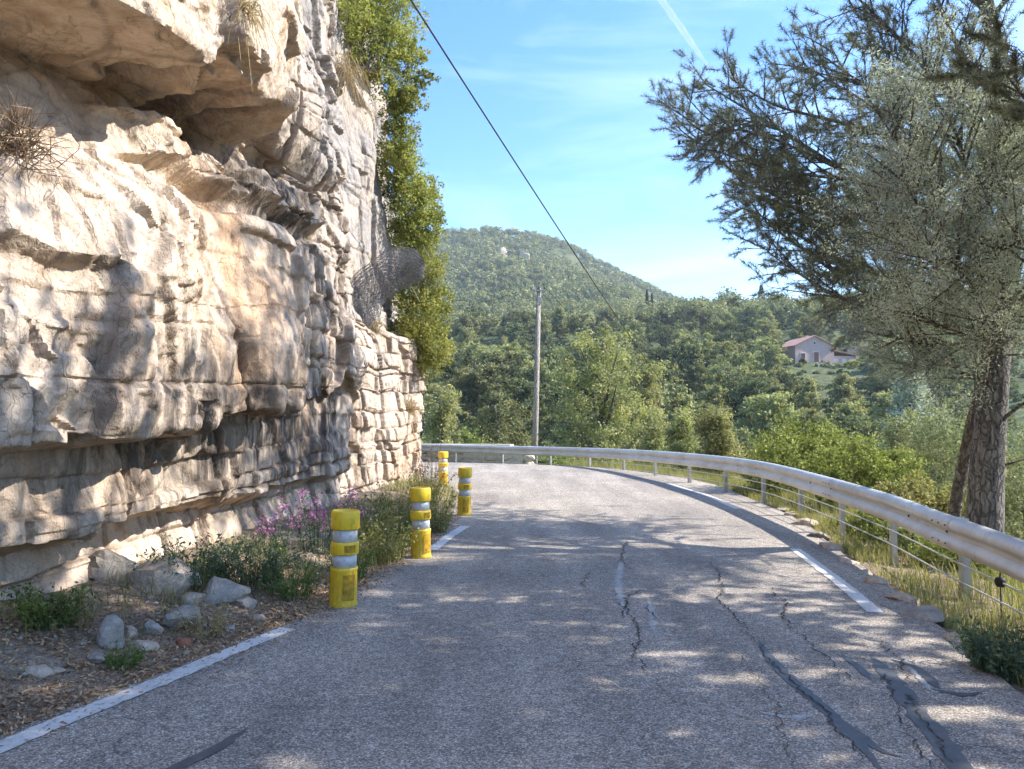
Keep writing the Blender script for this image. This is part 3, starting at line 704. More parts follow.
    i = np.arange(n - 1)[:, None] * m; j = np.arange(m - 1)[None]
    q = np.stack([i + j, i + m + j, i + m + j + 1, i + j + 1], -1).reshape(-1, 4)
    me = mesh_np("cliff", V, [q], True); me.set_sharp_from_angle(angle=R(32))
    # stains: R grey weathering, G seepage zone, B dirt in joints
    Y = V[:, 1]
    g = .25 + .75 * np.clip(sstep(4.0, 6.2, z) * sstep(8, 11, Y) + sstep(12.7, 13.3, Y) * sstep(3.2, 4.2, z) + .35 * sstep(9.3, 11.5, Y) * sstep(2, 2.6, z), 0, 1)
    g *= np.clip(.8 + .8 * fbm(W * 1.1, 3, 90), 0, 1)
    g *= sstep(7.5, 10.5, Y) * .9 + .1
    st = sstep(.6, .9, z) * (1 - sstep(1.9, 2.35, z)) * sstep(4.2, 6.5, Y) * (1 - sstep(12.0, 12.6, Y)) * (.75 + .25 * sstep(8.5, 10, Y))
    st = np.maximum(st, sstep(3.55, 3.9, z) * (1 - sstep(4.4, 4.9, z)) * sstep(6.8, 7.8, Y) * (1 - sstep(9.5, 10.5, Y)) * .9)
    jn = np.clip(.95 * np.clip(J, 0, 1) + .75 * np.exp(-eb1 / .02) * (.3 + .7 * blk) + .7 * np.exp(-eb2 / .014) * blk + .7 * np.exp(-ea1 / .022) + .4 * np.exp(-ea2 / .03) * fine, 0, 1)
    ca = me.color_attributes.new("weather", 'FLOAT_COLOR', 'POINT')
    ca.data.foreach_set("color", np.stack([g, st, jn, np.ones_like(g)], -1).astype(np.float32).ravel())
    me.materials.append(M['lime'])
    o = link("cliff", me); setp(o, None, None, None, "structure")
    o["label"] = "pale layered limestone cliff with overhanging ledges beside the road"
    bv = BVHTree.FromPolygons([Vector(v) for v in V.tolist()], q.tolist())
    return o, bv
cliff, CBV = build_cliff()
def on_cliff(px, py):
    r = Vector(ray(px, py)).normalized()
    hit, nrm, idx, dist = CBV.ray_cast(Vector((0, 0, CAM_Z)), r)
    return (np.array(hit), np.array(nrm)) if hit is not None else (at(px, py, 8), np.array([1., 0, 0]))

# ------------------------------------------------------------------ foliage builders
def unit(v): return v / (np.linalg.norm(v, axis=-1, keepdims=True) + 1e-9)
def leaves(C, size, r, outward=None, ow=.5, aspect=.55):
    """diamond leaves at C; outward blends the leaf normal away from the crown"""
    n = len(C); nr = unit(r.normal(size=(n, 3)))
    if outward is not None: nr = unit(nr * (1 - ow) + unit(outward) * ow)
    a = unit(np.cross(nr, unit(r.normal(size=(n, 3))))); b = np.cross(nr, a)
    s = (size * r.uniform(.6, 1.35, n))[:, None]
    V = np.stack([C - a * s, C + b * s * aspect + a * s * .1, C + a * s, C - b * s * aspect + a * s * .1], 1).reshape(-1, 3)
    return V, np.arange(4 * n).reshape(n, 4)
def needles(Pn, D, per, ln, wd, r, spread=.75):
    n = len(Pn) * per; P = np.repeat(Pn, per, 0); D = np.repeat(unit(D), per, 0)
    d = unit(D * r.uniform(.25, 1., (n, 1)) + unit(r.normal(size=(n, 3))) * spread)
    w = unit(np.cross(d, unit(r.normal(size=(n, 3))))) * (wd / 2)
    L = ln * r.uniform(.65, 1.25, (n, 1)); P = P + D * r.uniform(-.02, .03, (n, 1))
    V = np.stack([P - w, P + w, P + d * L], 1).reshape(-1, 3)
    return V, np.arange(3 * n).reshape(n, 3)
def blades(base, h, w, lean, r, curve=.5):
    """grass blades: two quads and a tip bent over"""
    n = len(base); h = h * r.uniform(.5, 1.25, n)
    th = r.uniform(0, 2 * math.pi, n); d = np.stack([np.cos(th), np.sin(th), 0 * th], -1)
    wv = np.stack([-np.sin(th), np.cos(th), 0 * th], -1) * w / 2
    ln = (lean * r.uniform(.2, 1.4, n))[:, None]; up = np.array([0, 0, 1.])
    p0 = base; p1 = base + up * (h * .5)[:, None] + d * ln * (h * .3)[:, None]; p2 = base + up * (h * (1 - .25 * curve))[:, None] + d * ln * (h * (.9))[:, None]
    V = np.stack([p0 - wv, p0 + wv, p1 + wv * .8, p1 - wv * .8, p2], 1).reshape(-1, 3)
    k = 5 * np.arange(n)[:, None]
    return V, k + np.array([0, 1, 2, 3]), k + np.array([3, 2, 4])

def grow(limbs, r, sec_step=.3, sec_len=.9, twig_step=.15, twig_len=.3, start=.25, up=.25, sec_r=.016, shoot0=.3):
    """limbs: list of (pts, radii). Returns branch polylines and shoot positions/directions"""
    br = []; SP = []; SD = []
    for P, rad in limbs:
        P = catmull(P, 5); d = np.concatenate([[0], np.cumsum(np.linalg.norm(np.diff(P, axis=0), axis=1))]); L = d[-1]
        br.append((P, np.interp(d / L, [0, 1], rad)))
        T = np.gradient(P, axis=0)
        s = start * L
        while s < L * .995:
            p = np.array([np.interp(s, d, P[:, k]) for k in range(3)]); t = unit(np.array([np.interp(s, d, T[:, k]) for k in range(3)]))
            f = s / L
            side = unit(np.cross(t, r.normal(size=3)))
            dirn = unit(t * r.uniform(.5, 1.1) + side * r.uniform(.5, 1.0) + np.array([0, 0, up]) * r.uniform(-.5, 1.5))
            ln = sec_len * r.uniform(.5, 1.2) * (1.15 - .6 * f) if f < .97 else sec_len * .45
            k = np.linspace(0, 1, 5)[:, None]
            q = p + dirn * ln * k + np.array([0, 0, up]) * (k ** 2) * ln * .5 + side * (k ** 2) * ln * .2
            br.append((q, np.linspace(sec_r, .004, 5)))
            u = .25
            while u < 1.02:
                pp = p + dirn * ln * u + np.array([0, 0, up]) * u * u * ln * .5 + side * u * u * ln * .2
                s2 = unit(np.cross(dirn, r.normal(size=3)))
                d2 = unit(dirn * r.uniform(.4, 1.) + s2 * r.uniform(.3, 1.) + np.array([0, 0, up * 1.2]))
                l2 = twig_len * r.uniform(.5, 1.25)
                br.append((np.stack([pp, pp + d2 * l2]), np.array([.005, .002])))
                m = max(2, int(l2 / .045)); w = np.linspace(shoot0, 1, m)[:, None]
                SP.append(pp + d2 * l2 * w); SD.append(np.repeat(d2[None], m, 0))
                u += twig_step / ln * r.uniform(.7, 1.3)
            s += sec_step * r.uniform(.6, 1.4)
    return br, np.concatenate(SP), np.concatenate(SD)
def branches_mb(br, mb, kmin=4):
    for P, rd in br:
        mb.tube(P, rd, 8 if rd[0] > .05 else (5 if rd[0] > .01 else 3), caps=False)

def blob_crown(r, h, w, cb, kind='round', nlimb=26, ncl=4, per=26, lsize=.36, csize=.55):
    """one standing tree about the origin: trunk/limb mesh and clumpy crown; cb = crown base fraction"""
    mb = MB(); n = 9
    tz = np.linspace(0, h * .93, n); tr = np.stack([np.cumsum(r.normal(0, .012 * h, n)) * .6, np.cumsum(r.normal(0, .012 * h, n)) * .6, tz], -1); tr[0, :2] = 0
    mb.tube(tr, np.linspace(.024 * h, .006 * h, n) + .02, 7)
    C = []; O = []
    for i in range(nlimb):
        f = cb + (1 - cb) * ((i + r.uniform(0, 1)) / nlimb) ** .9
        z0 = max(.1, f - .16 * (1 - cb)) * h * .93
        p0 = np.array([np.interp(z0, tz, tr[:, k]) for k in range(3)])
        g = (f - cb) / (1 - cb)
        if kind == 'round': rad = w / 2 * math.sqrt(max(.04, 1 - (2 * g - .85) ** 2 / 1.4))
        elif kind == 'cone': rad = w / 2 * (1.05 - g) ** .8 + .1
        elif kind == 'umbrella': rad = w / 2 * (.45 + .75 * math.sqrt(max(0, g)) if g < .75 else 1.1 * (1 - (g - .75) * 2.4))
        else: rad = w / 2 * (.5 + .5 * math.sin(math.pi * min(1, g * .9 + .15)))
        th = i * 2.4 + r.uniform(-.5, .5); L = rad * r.uniform(.75, 1.15)
        tip = np.array([math.cos(th) * L + p0[0] * .5, math.sin(th) * L + p0[1] * .5, f * h * .95 + r.uniform(-.03, .05) * h])
        mid = (p0 + tip) / 2 + np.array([0, 0, -.03 * h])
        if i % 2 == 0: mb.tube(np.stack([p0, mid, tip]), [.008 * h, .006 * h, .002 * h], 4, False)
        for c in range(ncl):
            k = (c + 1) / ncl
            q = p0 * (1 - k) ** 2 + 2 * mid * k * (1 - k) + tip * k * k + r.normal(0, csize * .35, 3)
            if k < .4 and r.uniform() < .6: continue
            sg = csize * r.uniform(.55, 1.1) * (1.1 - .3 * k)
            pts = q + r.normal(size=(per, 3)) * sg * np.array([.62, .62, .42])
            C.append(pts); O.append(pts - q + (q - np.array([0, 0, h * (cb + .3 * (1 - cb))])) * .25)
    C = np.concatenate(C); O = np.concatenate(O)
    V, q = leaves(C, lsize, r, O, .5)
    return mb, V, q

def shrub(name, label, cat, base, blobs, n, lsize, mat, group=None, seed=0, gaps=.0, bark='bark', stems=9, part='foliage'):
    """a bush: stems from its base, leaves clustered into many small sprays on the blobs' shells"""
    r = np.random.default_rng(seed + 100); base = np.asarray(base, float)
    t = thing(name, label, cat, base, group)
    C = []; O = []; tot = sum(b[1] ** 2 for b in blobs); mb = MB()
    for c, rad in blobs:
        c = np.asarray(c, float); m = int(n * rad ** 2 / tot); ns = max(6, m // 26)
        d = unit(r.normal(size=(ns, 3))); rr = rad * r.uniform(.3, 1.3, (ns, 1)) ** .7; hole = vnoise((c + d * rr) * (2.2 / rad) , seed) < -.42; d = d[~hole]; rr = rr[~hole]; ns = len(d)
        sc = c + d * rr * np.array([1, 1, .95])
        pts = np.repeat(sc, 26, 0) + r.normal(size=(ns * 26, 3)) * rad * np.repeat(r.uniform(.06, .17, (ns, 1)), 26, 0)
        C.append(pts); O.append(pts - c + r.normal(0, .2 * rad, pts.shape))
        for k in range(max(1, stems // len(blobs))):
            tip = sc[k % ns]; mid = (base + tip) / 2 + r.normal(0, .12 * rad, 3)
            mb.tube(catmull([base + r.normal(0, .05, 3), mid, tip], 4), np.linspace(.02 * (1 + rad * .4), .004, 9), 5, False)
    C = np.concatenate(C); O = np.concatenate(O)
    V, q = leaves(C, lsize, r, O, .4)
    link(part, mesh_np(part, V - base, [q]), mat, t)
    if stems: mb.build("stem", M[bark], t, True, off=base)
    return t

# ------------------------------------------------------------------ yellow marker posts
def make_post(name):
    t = bpy.data.objects.new(name, None); COL.objects.link(t); t.empty_display_size = .2
    flute = lambda th, z: 1 - .05 * (np.cos(th * 3) > .55) * ((z > .02) & (z < .285))
    MB().lathe([(0, 0), (.118, 0), (.122, .012), (.116, .03), (.111, .29), (.114, .30), (.114, .32), (.095, .322)], k=48, mod=flute).build("base", M['yellow'], t, True)
    MB().lathe([(.095, .32), (.102, .322), (.102, .428), (.095, .43)], k=40).build("reflective_band", M['band'], t, True)
    MB().lathe([(.095, .428), (.114, .43), (.118, .44), (.116, .52), (.112, .53), (.095, .532)], k=40, mod=lambda th, z: 1 - .05 * (np.cos(th * 3) > .6) * ((z > .445) & (z < .515))).build("ring", M['yellow'], t, True)
    MB().lathe([(.095, .53), (.102, .532), (.102, .632), (.095, .634)], k=40).build("reflective_band", M['band'], t, True)
    MB().lathe([(.095, .632), (.114, .634), (.119, .645), (.119, .775), (.113, .787), (.102, .79), (.098, .782), (.0, .776)], k=40, mod=lambda th, z: 1 - .035 * (np.cos(th * 3 + .8) > .5) * ((z > .65) & (z < .74))).build("cap", M['yellow'], t, True)
    def panel(z0, z1, a0, a1, rad):
        th = np.linspace(a0, a1, 9); V = np.concatenate([np.stack([rad * np.cos(th), rad * np.sin(th), 0 * th + z], -1) for z in (z0, z1)]); i = np.arange(8)
        link("recess_panel", mesh_np("recess_panel", V, [np.stack([i, i + 1, i + 10, i + 9], -1)], True), M['amber'], t)
    panel(.06, .27, 4.85, 5.75, .1205); panel(.45, .51, 4.9, 5.75, .1185)
    return t
posts = [(343, 605, 'nearest yellow marker post with silver bands, on road edge by the purple flowers', 0.02),
         (421, 557, 'yellow marker post with silver bands, second from the camera, beside green weeds', -.015),
         (464, 515, 'yellow marker post with silver bands at the end of the short white line', .03),
         (443, 485, 'farthest yellow marker post, half hidden behind grass on the bend', 0.0)]
proto = None
for i, (px, py, lab, tilt) in enumerate(posts):
    if proto is None: o = proto = make_post("marker_post")
    else:
        o = proto.copy(); COL.objects.link(o)
        for ch in proto.children:
            c = ch.copy(); COL.objects.link(c); c.parent = o
    g = gnd(px, py); o.location = (g[0], g[1], float(roadz(g[0], g[1])) - .002)
    o.rotation_euler = (tilt * .5, tilt, [0, .25, -.3, .1][i])
    setp(o, lab, "marker post", "yellow marker posts along the cliff side of the road")

# ------------------------------------------------------------------ guard rail
rail_px = [(1130, 583, 4.55), (1024, 541, 5.85), (940, 511, 7.2), (880, 491, 9.0), (820, 475, 11.5), (764, 461.5, 14.5), (710, 455, 17.4), (660, 451, 20.2), (610, 448.5, 23.2), (555, 447, 25.8), (495, 445.5, 27.3), (435, 443.8, 28.4)]
rp = [at(*p) for p in rail_px]
rp = [np.array([2.6, -2.0, .62]), np.array([3.2, 1.5, .62])] + rp + [rp[-1] + np.array([-4, .6, .05]), rp[-1] + np.array([-9, .9, .05])]
RP = catmull(rp, 14); RP[:, 2] = np.convolve(np.pad(RP[:, 2], 8, 'edge'), np.ones(17) / 17, 'valid')
RP = resample(RP, step=.12)
rail_root = thing("guardrail", "long galvanised steel crash barrier curving round the outside of the bend", "guardrail", (RP[40][0], RP[40][1], 0))
off = np.array(rail_root.location)
def rail_frame(P):
    T = np.gradient(P, axis=0); T[:, 2] = 0; T = unit(T); return T, np.stack([-T[:, 1], T[:, 0], 0 * T[:, 0]], -1)   # inward = left of travel
T_, IN = rail_frame(RP)
prof = np.array([(0, .0), (.035, -.006), (.075, -.045), (.082, -.075), (.075, -.105), (.012, -.14), (.008, -.155), (.012, -.17), (.075, -.205), (.082, -.235), (.075, -.265), (.035, -.304), (0, -.31)])
front = RP[:, None] + IN[:, None] * prof[None, :, 0, None] + np.array([0, 0, 1.]) * prof[None, :, 1, None]
back = front - IN[:, None] * .005 + np.array([0, 0, 0])
n, m = front.shape[:2]; mb = MB()
loop = np.concatenate([front, back[:, ::-1]], 1); k = loop.shape[1]
i = np.arange(n - 1)[:, None] * k; j = np.arange(k)[None]; j2 = (j + 1) % k
mb.add(loop.reshape(-1, 3), [np.stack([i + j, i + j2, i + k + j2, i + k + j], -1).reshape(-1, 4)])
mb.build("beam", M['rail'], rail_root, True, off=off)
# overlaps of the beam sections with their bolts
arc = np.concatenate([[0], np.cumsum(np.linalg.norm(np.diff(RP, axis=0), axis=1))])
def rail_at(s):
    q = np.array([np.interp(s, arc, RP[:, k]) for k in range(3)]); t = unit(np.array([np.interp(s, arc, T_[:, k]) for k in range(3)]))
    return q, t, np.array([-t[1], t[0], 0])
s_post0 = float(arc[int(np.argmin(abs(RP[:, 1] - 7.0)))])
post_s = [s_post0 + 1.98 * k for k in range(-4, 18)]
for s in post_s:
    if s < 0 or s > arc[-1]: continue
    q, t, inn = rail_at(s); z0 = h1(q[0] - inn[0] * .1, q[1] - inn[1] * .1) - .25; z1 = q[2] - .03
    Mx = np.stack([t, inn, [0, 0, 1]], 1); c = q - inn * .10; mbp = MB(); hh = z1 - z0; zc = (z0 + z1) / 2
    mbp.box((c[0], c[1], zc), (.09, .005, hh), M=Mx)
    for sg in (-1, 1): mbp.box(np.array([c[0], c[1], zc]) + t * sg * .0425 - inn * .03, (.005, .055, hh), M=Mx)
    p = mbp.build("post", M['steel'], rail_root, False, off=off)
    b = MB(); b.box(np.array([q[0], q[1], q[2] - .155]) - inn * .046, (.1, .085, .2), M=Mx); b.build("spacer", M['steel'], rail_root, off=off)
for kk in range(0, 12):
    s = s_post0 + 1.98 * (2 * kk - 2)
    if not (.3 < s < arc[-1] - .5): continue
    rows = []
    for ds in np.linspace(-.17, .17, 5):
        q, t, inn = rail_at(s + ds); rows.append(q + inn * (prof[:, 0, None] + .004) + np.array([0, 0, 1.]) * prof[:, 1, None])
    V = np.array(rows); a_, b_ = V.shape[:2]; i = np.arange(a_ - 1)[:, None] * b_; j = np.arange(b_ - 1)[None]
    mbl = MB(); mbl.add(V.reshape(-1, 3), [np.stack([i + j, i + j + 1, i + b_ + j + 1, i + b_ + j], -1).reshape(-1, 4)]); mbl.build("lap_plate", M['rail'], rail_root, True, off=off)
mbj = MB()
for kk in range(0, 12):
    s = s_post0 + 1.98 * (2 * kk - 2)
    if not (0 < s < arc[-1] - .5): continue
    for ds in (-.13, .0, .13):
        for pz, po in ((-.075, .084), (-.235, .084)):
            q, t, inn = rail_at(s + ds)
            p = q + inn * po + np.array([0, 0, pz]); mbj.tube([p - inn * .004, p + inn * .01], .007, 7)
    for ds in (0.0, .99):
        q, t, inn = rail_at(s + ds); p = q + inn * .010 + np.array([0, 0, -.155]); mbj.tube([p, p + inn * .012], .011, 7)
mbj.build("bolt", M['bolt'], rail_root, off=off)["kind"] = "stuff"
for hz in (.42, .58):
    pts = np.stack([RP[:, 0] - IN[:, 0] * .04, RP[:, 1] - IN[:, 1] * .04, RP[:, 2] - hz], -1)
    MB().tube(pts[::3], .0075, 6).build("cable", M['cable'], rail_root, True, off=off)
# black clamp and its thin stake at the right edge
q, t, inn = rail_at(s_post0 - .75)
c = np.array([q[0], q[1], q[2] - .42]) - inn * .04
st = thing("cable_stake", "thin dark stake with black rubber clamp on the wire under the rail", "stake", (c[0], c[1], h1(c[0], c[1])))
MB().tube([(0, 0, -.1), (0, 0, c[2] - st.location[2] + .14)], .006, 6).build("stake", M['bolt'], st)
mbc = MB(); mbc.lathe([(0, -.04), (.028, -.036), (.04, -.012), (.042, .015), (.03, .036), (0, .042)], k=14); mbc.build("clamp", M['black'], st, True).location = (0, 0, c[2] - st.location[2])

# ------------------------------------------------------------------ rocks
def rock_mesh(r, size, name="boulder", sub=3, planes=14, rough=.06):
    bm = bmesh.new(); bmesh.ops.create_icosphere(bm, subdivisions=sub, radius=1)
    V = np.array([v.co[:] for v in bm.verts]); Fc = np.array([[v.index for v in f.verts] for f in bm.faces]); bm.free()
    pl = unit(r.normal(size=(planes, 3))); hh = r.uniform(.55, .95, planes)
    d = V @ pl.T; rad = np.where(d > .05, hh / np.maximum(d, .05), 9).min(1); rad = np.minimum(rad, 1.15)
    V = V * rad[:, None]; V = V * (1 + fbm(V * 2.2 + r.uniform(0, 50), 3, 5)[:, None] * rough)
    return mesh_np(name, V * np.asarray(size) / 2 * 1.12, [Fc], False)
def place_rock(px, py, w, hgt, dep, mat, label, name="rock", rz=None, seed=0, sink=.25, group="loose rocks on the verge under the cliff", cat="rock"):
    r = np.random.default_rng(seed + 500)
    g = gnd(px, py, .1)
    for _ in range(6): g = gnd(px, py, max(-.1, h1(g[0], g[1]) - float(roadz(g[0], g[1]))))
    Y = g[1]; pxm = Y / F
    o = link(name, rock_mesh(r, (w * pxm, dep * pxm, hgt * pxm)), mat, None, (g[0], g[1] + dep * pxm * .3, h1(g[0], g[1] + dep * pxm * .3) + hgt * pxm * (.5 - sink)))
    o.rotation_euler = (r.uniform(-.15, .15), r.uniform(-.2, .2), r.uniform(-.5, .5) if rz is None else rz)
    return setp(o, label, cat, group)
rocks = [
 (106, 580, 48, 36, 40, 'rock_dark', "dark brown angular boulder against the cliff foot, left of the big pale boulder"),
 (152, 592, 66, 46, 45, 'rock_pale', "largest pale orange-tinted boulder lying at the cliff foot"),
 (104, 646, 36, 36, 28, 'rock_grey', "squarish grey stone block standing on the dirt verge"),
 (173, 624, 38, 24, 30, 'rock_grey', "flat grey stone below the large pale boulder"),
 (150, 626, 20, 18, 16, 'rock_grey', "small grey stone between the flat stone and the squarish block"),
 (216, 602, 46, 30, 40, 'rock_grey', "rounded grey boulder half buried beside dark green weeds"),
 (191, 605, 24, 20, 20, 'rock_pale', "pale stone wedged left of the rounded grey boulder"),
 (34, 674, 30, 14, 22, 'rock_pale', "flat pale stone lying alone on bare dirt near the line"),
 (128, 633, 17, 14, 14, 'rock_pale', "small whitish stone right of the squarish grey block"),
 (140, 652, 24, 16, 20, 'rock_pale', "pale broken stone beside the pale green tuft"),
 (96, 663, 18, 12, 14, 'rock_grey', "small grey stone in front of the squarish block"),
 (256, 622, 17, 12, 14, 'rock_pale', "small pale stone closest to the end of the white line"),
 (181, 647, 15, 12, 11, 'brick', "small reddish stone on the verge near the line"),
 (242, 606, 20, 14, 16, 'rock_grey', "grey stone right of the rounded grey boulder"),
 (56, 672, 14, 8, 10, 'rock_pale', "small pale chip beside the flat pale stone"),
 (228, 630, 12, 8, 9, 'rock_grey', "little grey pebble at the edge of the dirt below the rounded boulder"),
 (270, 590, 16, 12, 12, 'rock_pale', "pale stone among weeds left of the nearest yellow post"),
]
for k, (px, py, w, hh, dp, mt, lab) in enumerate(rocks):
    place_rock(px, py, w, hh, dp, M[mt], lab, "boulder" if w > 40 else "stone", seed=k, sink=.36)
kerb = [(783, 513, 16), (792, 518, 20), (806, 528, 22), (820, 540, 20), (832, 552, 24), (850, 566, 22), (866, 578, 20), (880, 588, 26), (908, 606, 30), (932, 626, 40), (962, 648, 34)]
kl = ["low pale stone at the far end of the kerb row", "broken stone second from the far end of the kerb row", "long pale kerb stone third from the far end of its row",
      "tilted kerb stone below the middle rail post", "pale rough kerb stone beside the rail post", "small worn kerb stone level with the white dash", "half buried kerb stone at the end of the white dash",
      "rough grey kerb stone nearest the pine trunk", "pale rounded kerb stone third from the near end", "long flat pale kerb stone second from the near end", "nearest low kerb stone beside the green weed clump"]
for k, ((px, py, w), lab) in enumerate(zip(kerb, kl)):
    Y = gnd(px, py)[1]
    place_rock(px + 2, py, w, w * .42, w * 1.2, M['rock_pale' if k % 3 else 'rock_grey'], lab, "kerb_stone", rz=-.35, seed=60 + k, sink=.22, group="rough stones edging the right side of the road", cat="kerb stone")

# pebbles and leaf litter: nobody could count them
def verge_points(n, r, lo, hi, ylo, yhi, bias=1.0):
    P = resample(LE, step=.05); P = P[(P[:, 1] > ylo) & (P[:, 1] < yhi)]
    T = unit(np.gradient(P, axis=0)); k = r.integers(0, len(P), n); d = lo + (hi - lo) * r.uniform(0, 1, n) ** bias
    XY = P[k] + np.stack([-T[k, 1], T[k, 0]], -1) * d[:, None] + r.normal(0, .03, (n, 2)); return XY
def build_litter():
    r = np.random.default_rng(31)
    XY = np.vstack([verge_points(17000, r, .03, 1.4, 1.5, 7.5, 1.4), verge_points(500, r, -.25, .1, 1.5, 7.5), verge_points(4200, r, -.1, .4, 6, 13)])
    P = np.column_stack([XY, H(XY[:, 0], XY[:, 1]) + r.uniform(.002, .022, len(XY))])
    P[:, 2] = np.maximum(P[:, 2], roadz(P[:, 0], P[:, 1]) * (P[:, 2] > -.03) + .006 * (sdist(P[:, 0], P[:, 1], LE) > 0))
    V, q = leaves(P, .016, r, np.tile([0, 0, 1.], (len(P), 1)), .6, .4)
    o = link("leaf_litter", mesh_np("leaf_litter", V, [q]), M['litter']); setp(o, "brown fallen leaves and twigs scattered over the dirt beside the line", "leaf litter", None, "stuff")
    XY = np.vstack([verge_points(900, r, -.03, 1.6, 1.5, 9), verge_points(200, r, -.1, .5, 7, 14)])
    P = np.column_stack([XY, H(XY[:, 0], XY[:, 1])]); mb = MB()
    bases = []
    for k in range(4):
        me = rock_mesh(np.random.default_rng(k), (1, .8, .6), "tmp", 1, 8, .1); v = np.empty(len(me.vertices) * 3, np.float32); me.vertices.foreach_get("co", v)
        f = np.empty(len(me.polygons) * 3, np.int32); me.polygons.foreach_get("vertices", f); bases.append((v.reshape(-1, 3), f.reshape(-1, 3))); bpy.data.meshes.remove(me)
    for k, p in enumerate(P):
        v, f = bases[k % 4]; a = r.uniform(0, 6.28); s = .012 + .04 * r.uniform() ** 3.5
        Rz = np.array([[math.cos(a), -math.sin(a), 0], [math.sin(a), math.cos(a), 0], [0, 0, 1]]); mb.add(v @ Rz.T * s + p + np.array([0, 0, s * .15]), [f])
    o = mb.build("pebbles", M['pebble']); setp(o, "small pale pebbles and gravel scattered along the cliff foot", "gravel", None, "stuff")
build_litter()

# ------------------------------------------------------------------ weeds and grass
def weed(name, label, px, py, w, h, mat, seed, stems=26, leaf=.02, per=14, flower=None, nfl=0, group=None, dryk=0, loc=None, cat="weed", lean=.55):
    r = np.random.default_rng(seed + 900)
    if loc is None:
        g = gnd(px, py)
        for _ in range(6): g = gnd(px, py, max(-.5, h1(g[0], g[1]) - float(roadz(g[0], g[1]))))
        loc = np.array([g[0], g[1], h1(g[0], g[1]) - .01])
    t = thing(name, label, cat, loc, group); pxm = loc[1] / F; W = w * pxm * 1.25; Hh = h * pxm * .82
    sm = MB(); C = []; O = []; tips = []; stems = int(stems * 1.4); per = int(per * 1.5)
    for k in range(stems):
        a = r.uniform(0, 6.28); b = np.array([math.cos(a), math.sin(a), 0]) * W * .22 * math.sqrt(r.uniform()); hk = Hh * r.uniform(.5, 1.1)
        d = np.array([math.cos(a), math.sin(a), 0]) * W * .32 * r.uniform(.1, 1.2) * (lean / .55)
        tp = b + d + np.array([0, 0, hk]); md = b + d * .35 + np.array([0, 0, hk * .55])
        q = catmull([b, md, tp], 4); sm.tube(q, np.linspace(.004, .0015, len(q)), 3, False); tips.append(tp)
        u = r.uniform(.1, 1, per)[:, None]; pts = b * (1 - u) ** 2 + 2 * md * u * (1 - u) + tp * u * u + r.normal(0, leaf * .9, (per, 3)); pts[:, 2] = np.maximum(pts[:, 2], .005)
        C.append(pts); O.append(np.tile(d + [0, 0, .6], (per, 1)))
    C = np.concatenate(C); V, q = leaves(C, leaf, r, np.concatenate(O), .3, .33)
    link("foliage", mesh_np("foliage", V, [q]), mat, t); sm.build("stem", mat, t)
    if nfl:
        tips = np.array(tips); c = tips[r.integers(0, len(tips), nfl)] + r.normal(0, leaf, (nfl, 3)) * [1, 1, 1.6]
        if nfl > 60: V, q = leaves(c, leaf * .62, r, None, .3, .7); link("blossom", mesh_np("blossom", V, [q]), M[flower], t)["kind"] = "stuff"
        else:
            for p in c:
                a0 = r.uniform(0, 6.28); tl = r.normal(0, .3, 2); pv_ = [(0, 0, 0)]; fq = []
                for a in range(10):
                    th = a0 + a * math.pi / 5; rd = leaf * (.75 if a % 2 else .3); x, y = rd * math.cos(th), rd * math.sin(th); pv_.append((x, y, x * tl[0] + y * tl[1] + .1 * rd))
                for a in range(10): fq.append((0, 1 + a, 1 + (a + 1) % 10))
                link("flower", mesh_np("flower", np.array(pv_) + p, [np.array(fq)]), M[flower], t)
    return t
weed("weed_clump", "green leafy weeds at far left against the cliff foot", 52, 630, 75, 50, M['weed'], 1, 40, .022, 16, group="weeds along the cliff foot")
weed("dry_weed", "dry straw-coloured weed stalks right of the far left green clump", 80, 632, 40, 48, M['dry'], 2, 26, .016, 8, group="weeds along the cliff foot")
weed("weed_clump", "dark blue-green bushy weed behind the pale boulder", 195, 585, 100, 55, M['weed_dark'], 3, 46, .022, 18, group="weeds along the cliff foot")
weed("weed_clump", "dark blue-green weed spreading with narrow leaves and yellow blooms", 250, 585, 95, 60, M['weed_dark'], 4, 50, .022, 18, 'yellowfl', 10, group="weeds along the cliff foot")
weed("weed_clump", "pale green low tuft on bare dirt beside the white line", 124, 668, 42, 24, M['weed'], 5, 26, .014, 10, group="weeds along the cliff foot")
weed("weed_clump", "yellowish weed between the rounded boulder and the white line", 205, 635, 56, 38, M['dry'], 6, 24, .016, 9, group="weeds along the cliff foot")
weed("weed_clump", "light green weed with white flowers left of the nearest yellow post", 292, 598, 66, 44, M['weed'], 7, 36, .018, 13, 'whitefl', 22, group="weeds along the cliff foot")
weed("flowering_plant", "tall purple flowering plant against the cliff behind nearest yellow post", 318, 556, 60, 70, M['weed_dark'], 8, 28, .024, 9, 'purple', 440, cat="flower")
weed("flowering_plant", "smaller purple flowering plant left of the tall one", 277, 560, 40, 58, M['weed_dark'], 18, 20, .022, 9, 'purple', 280, cat="flower")
weed("weed_clump", "dense green weed between the first and second yellow posts", 383, 562, 66, 50, M['grass'], 9, 60, .022, 16, 'whitefl', 14, group="weeds along the cliff foot")
weed("weed_clump", "dark green weed clump just behind the nearest yellow post", 350, 580, 50, 44, M['weed'], 10, 36, .02, 14, group="weeds along the cliff foot")
weed("weed_clump", "tall light green weed between second and third yellow posts", 436, 532, 44, 46, M['grass'], 11, 44, .025, 14, group="weeds along the cliff foot")
weed("dry_weed", "tall dry brown stalks at the corner of the cliff", 428, 498, 36, 66, M['deadtwig'], 12, 26, .028, 6, cat="weed", lean=.35)
weed("weed_clump", "green weed clump at right edge of the road under the rail", 1000, 678, 66, 62, M['weed_dark'], 13, 60, .02, 16)
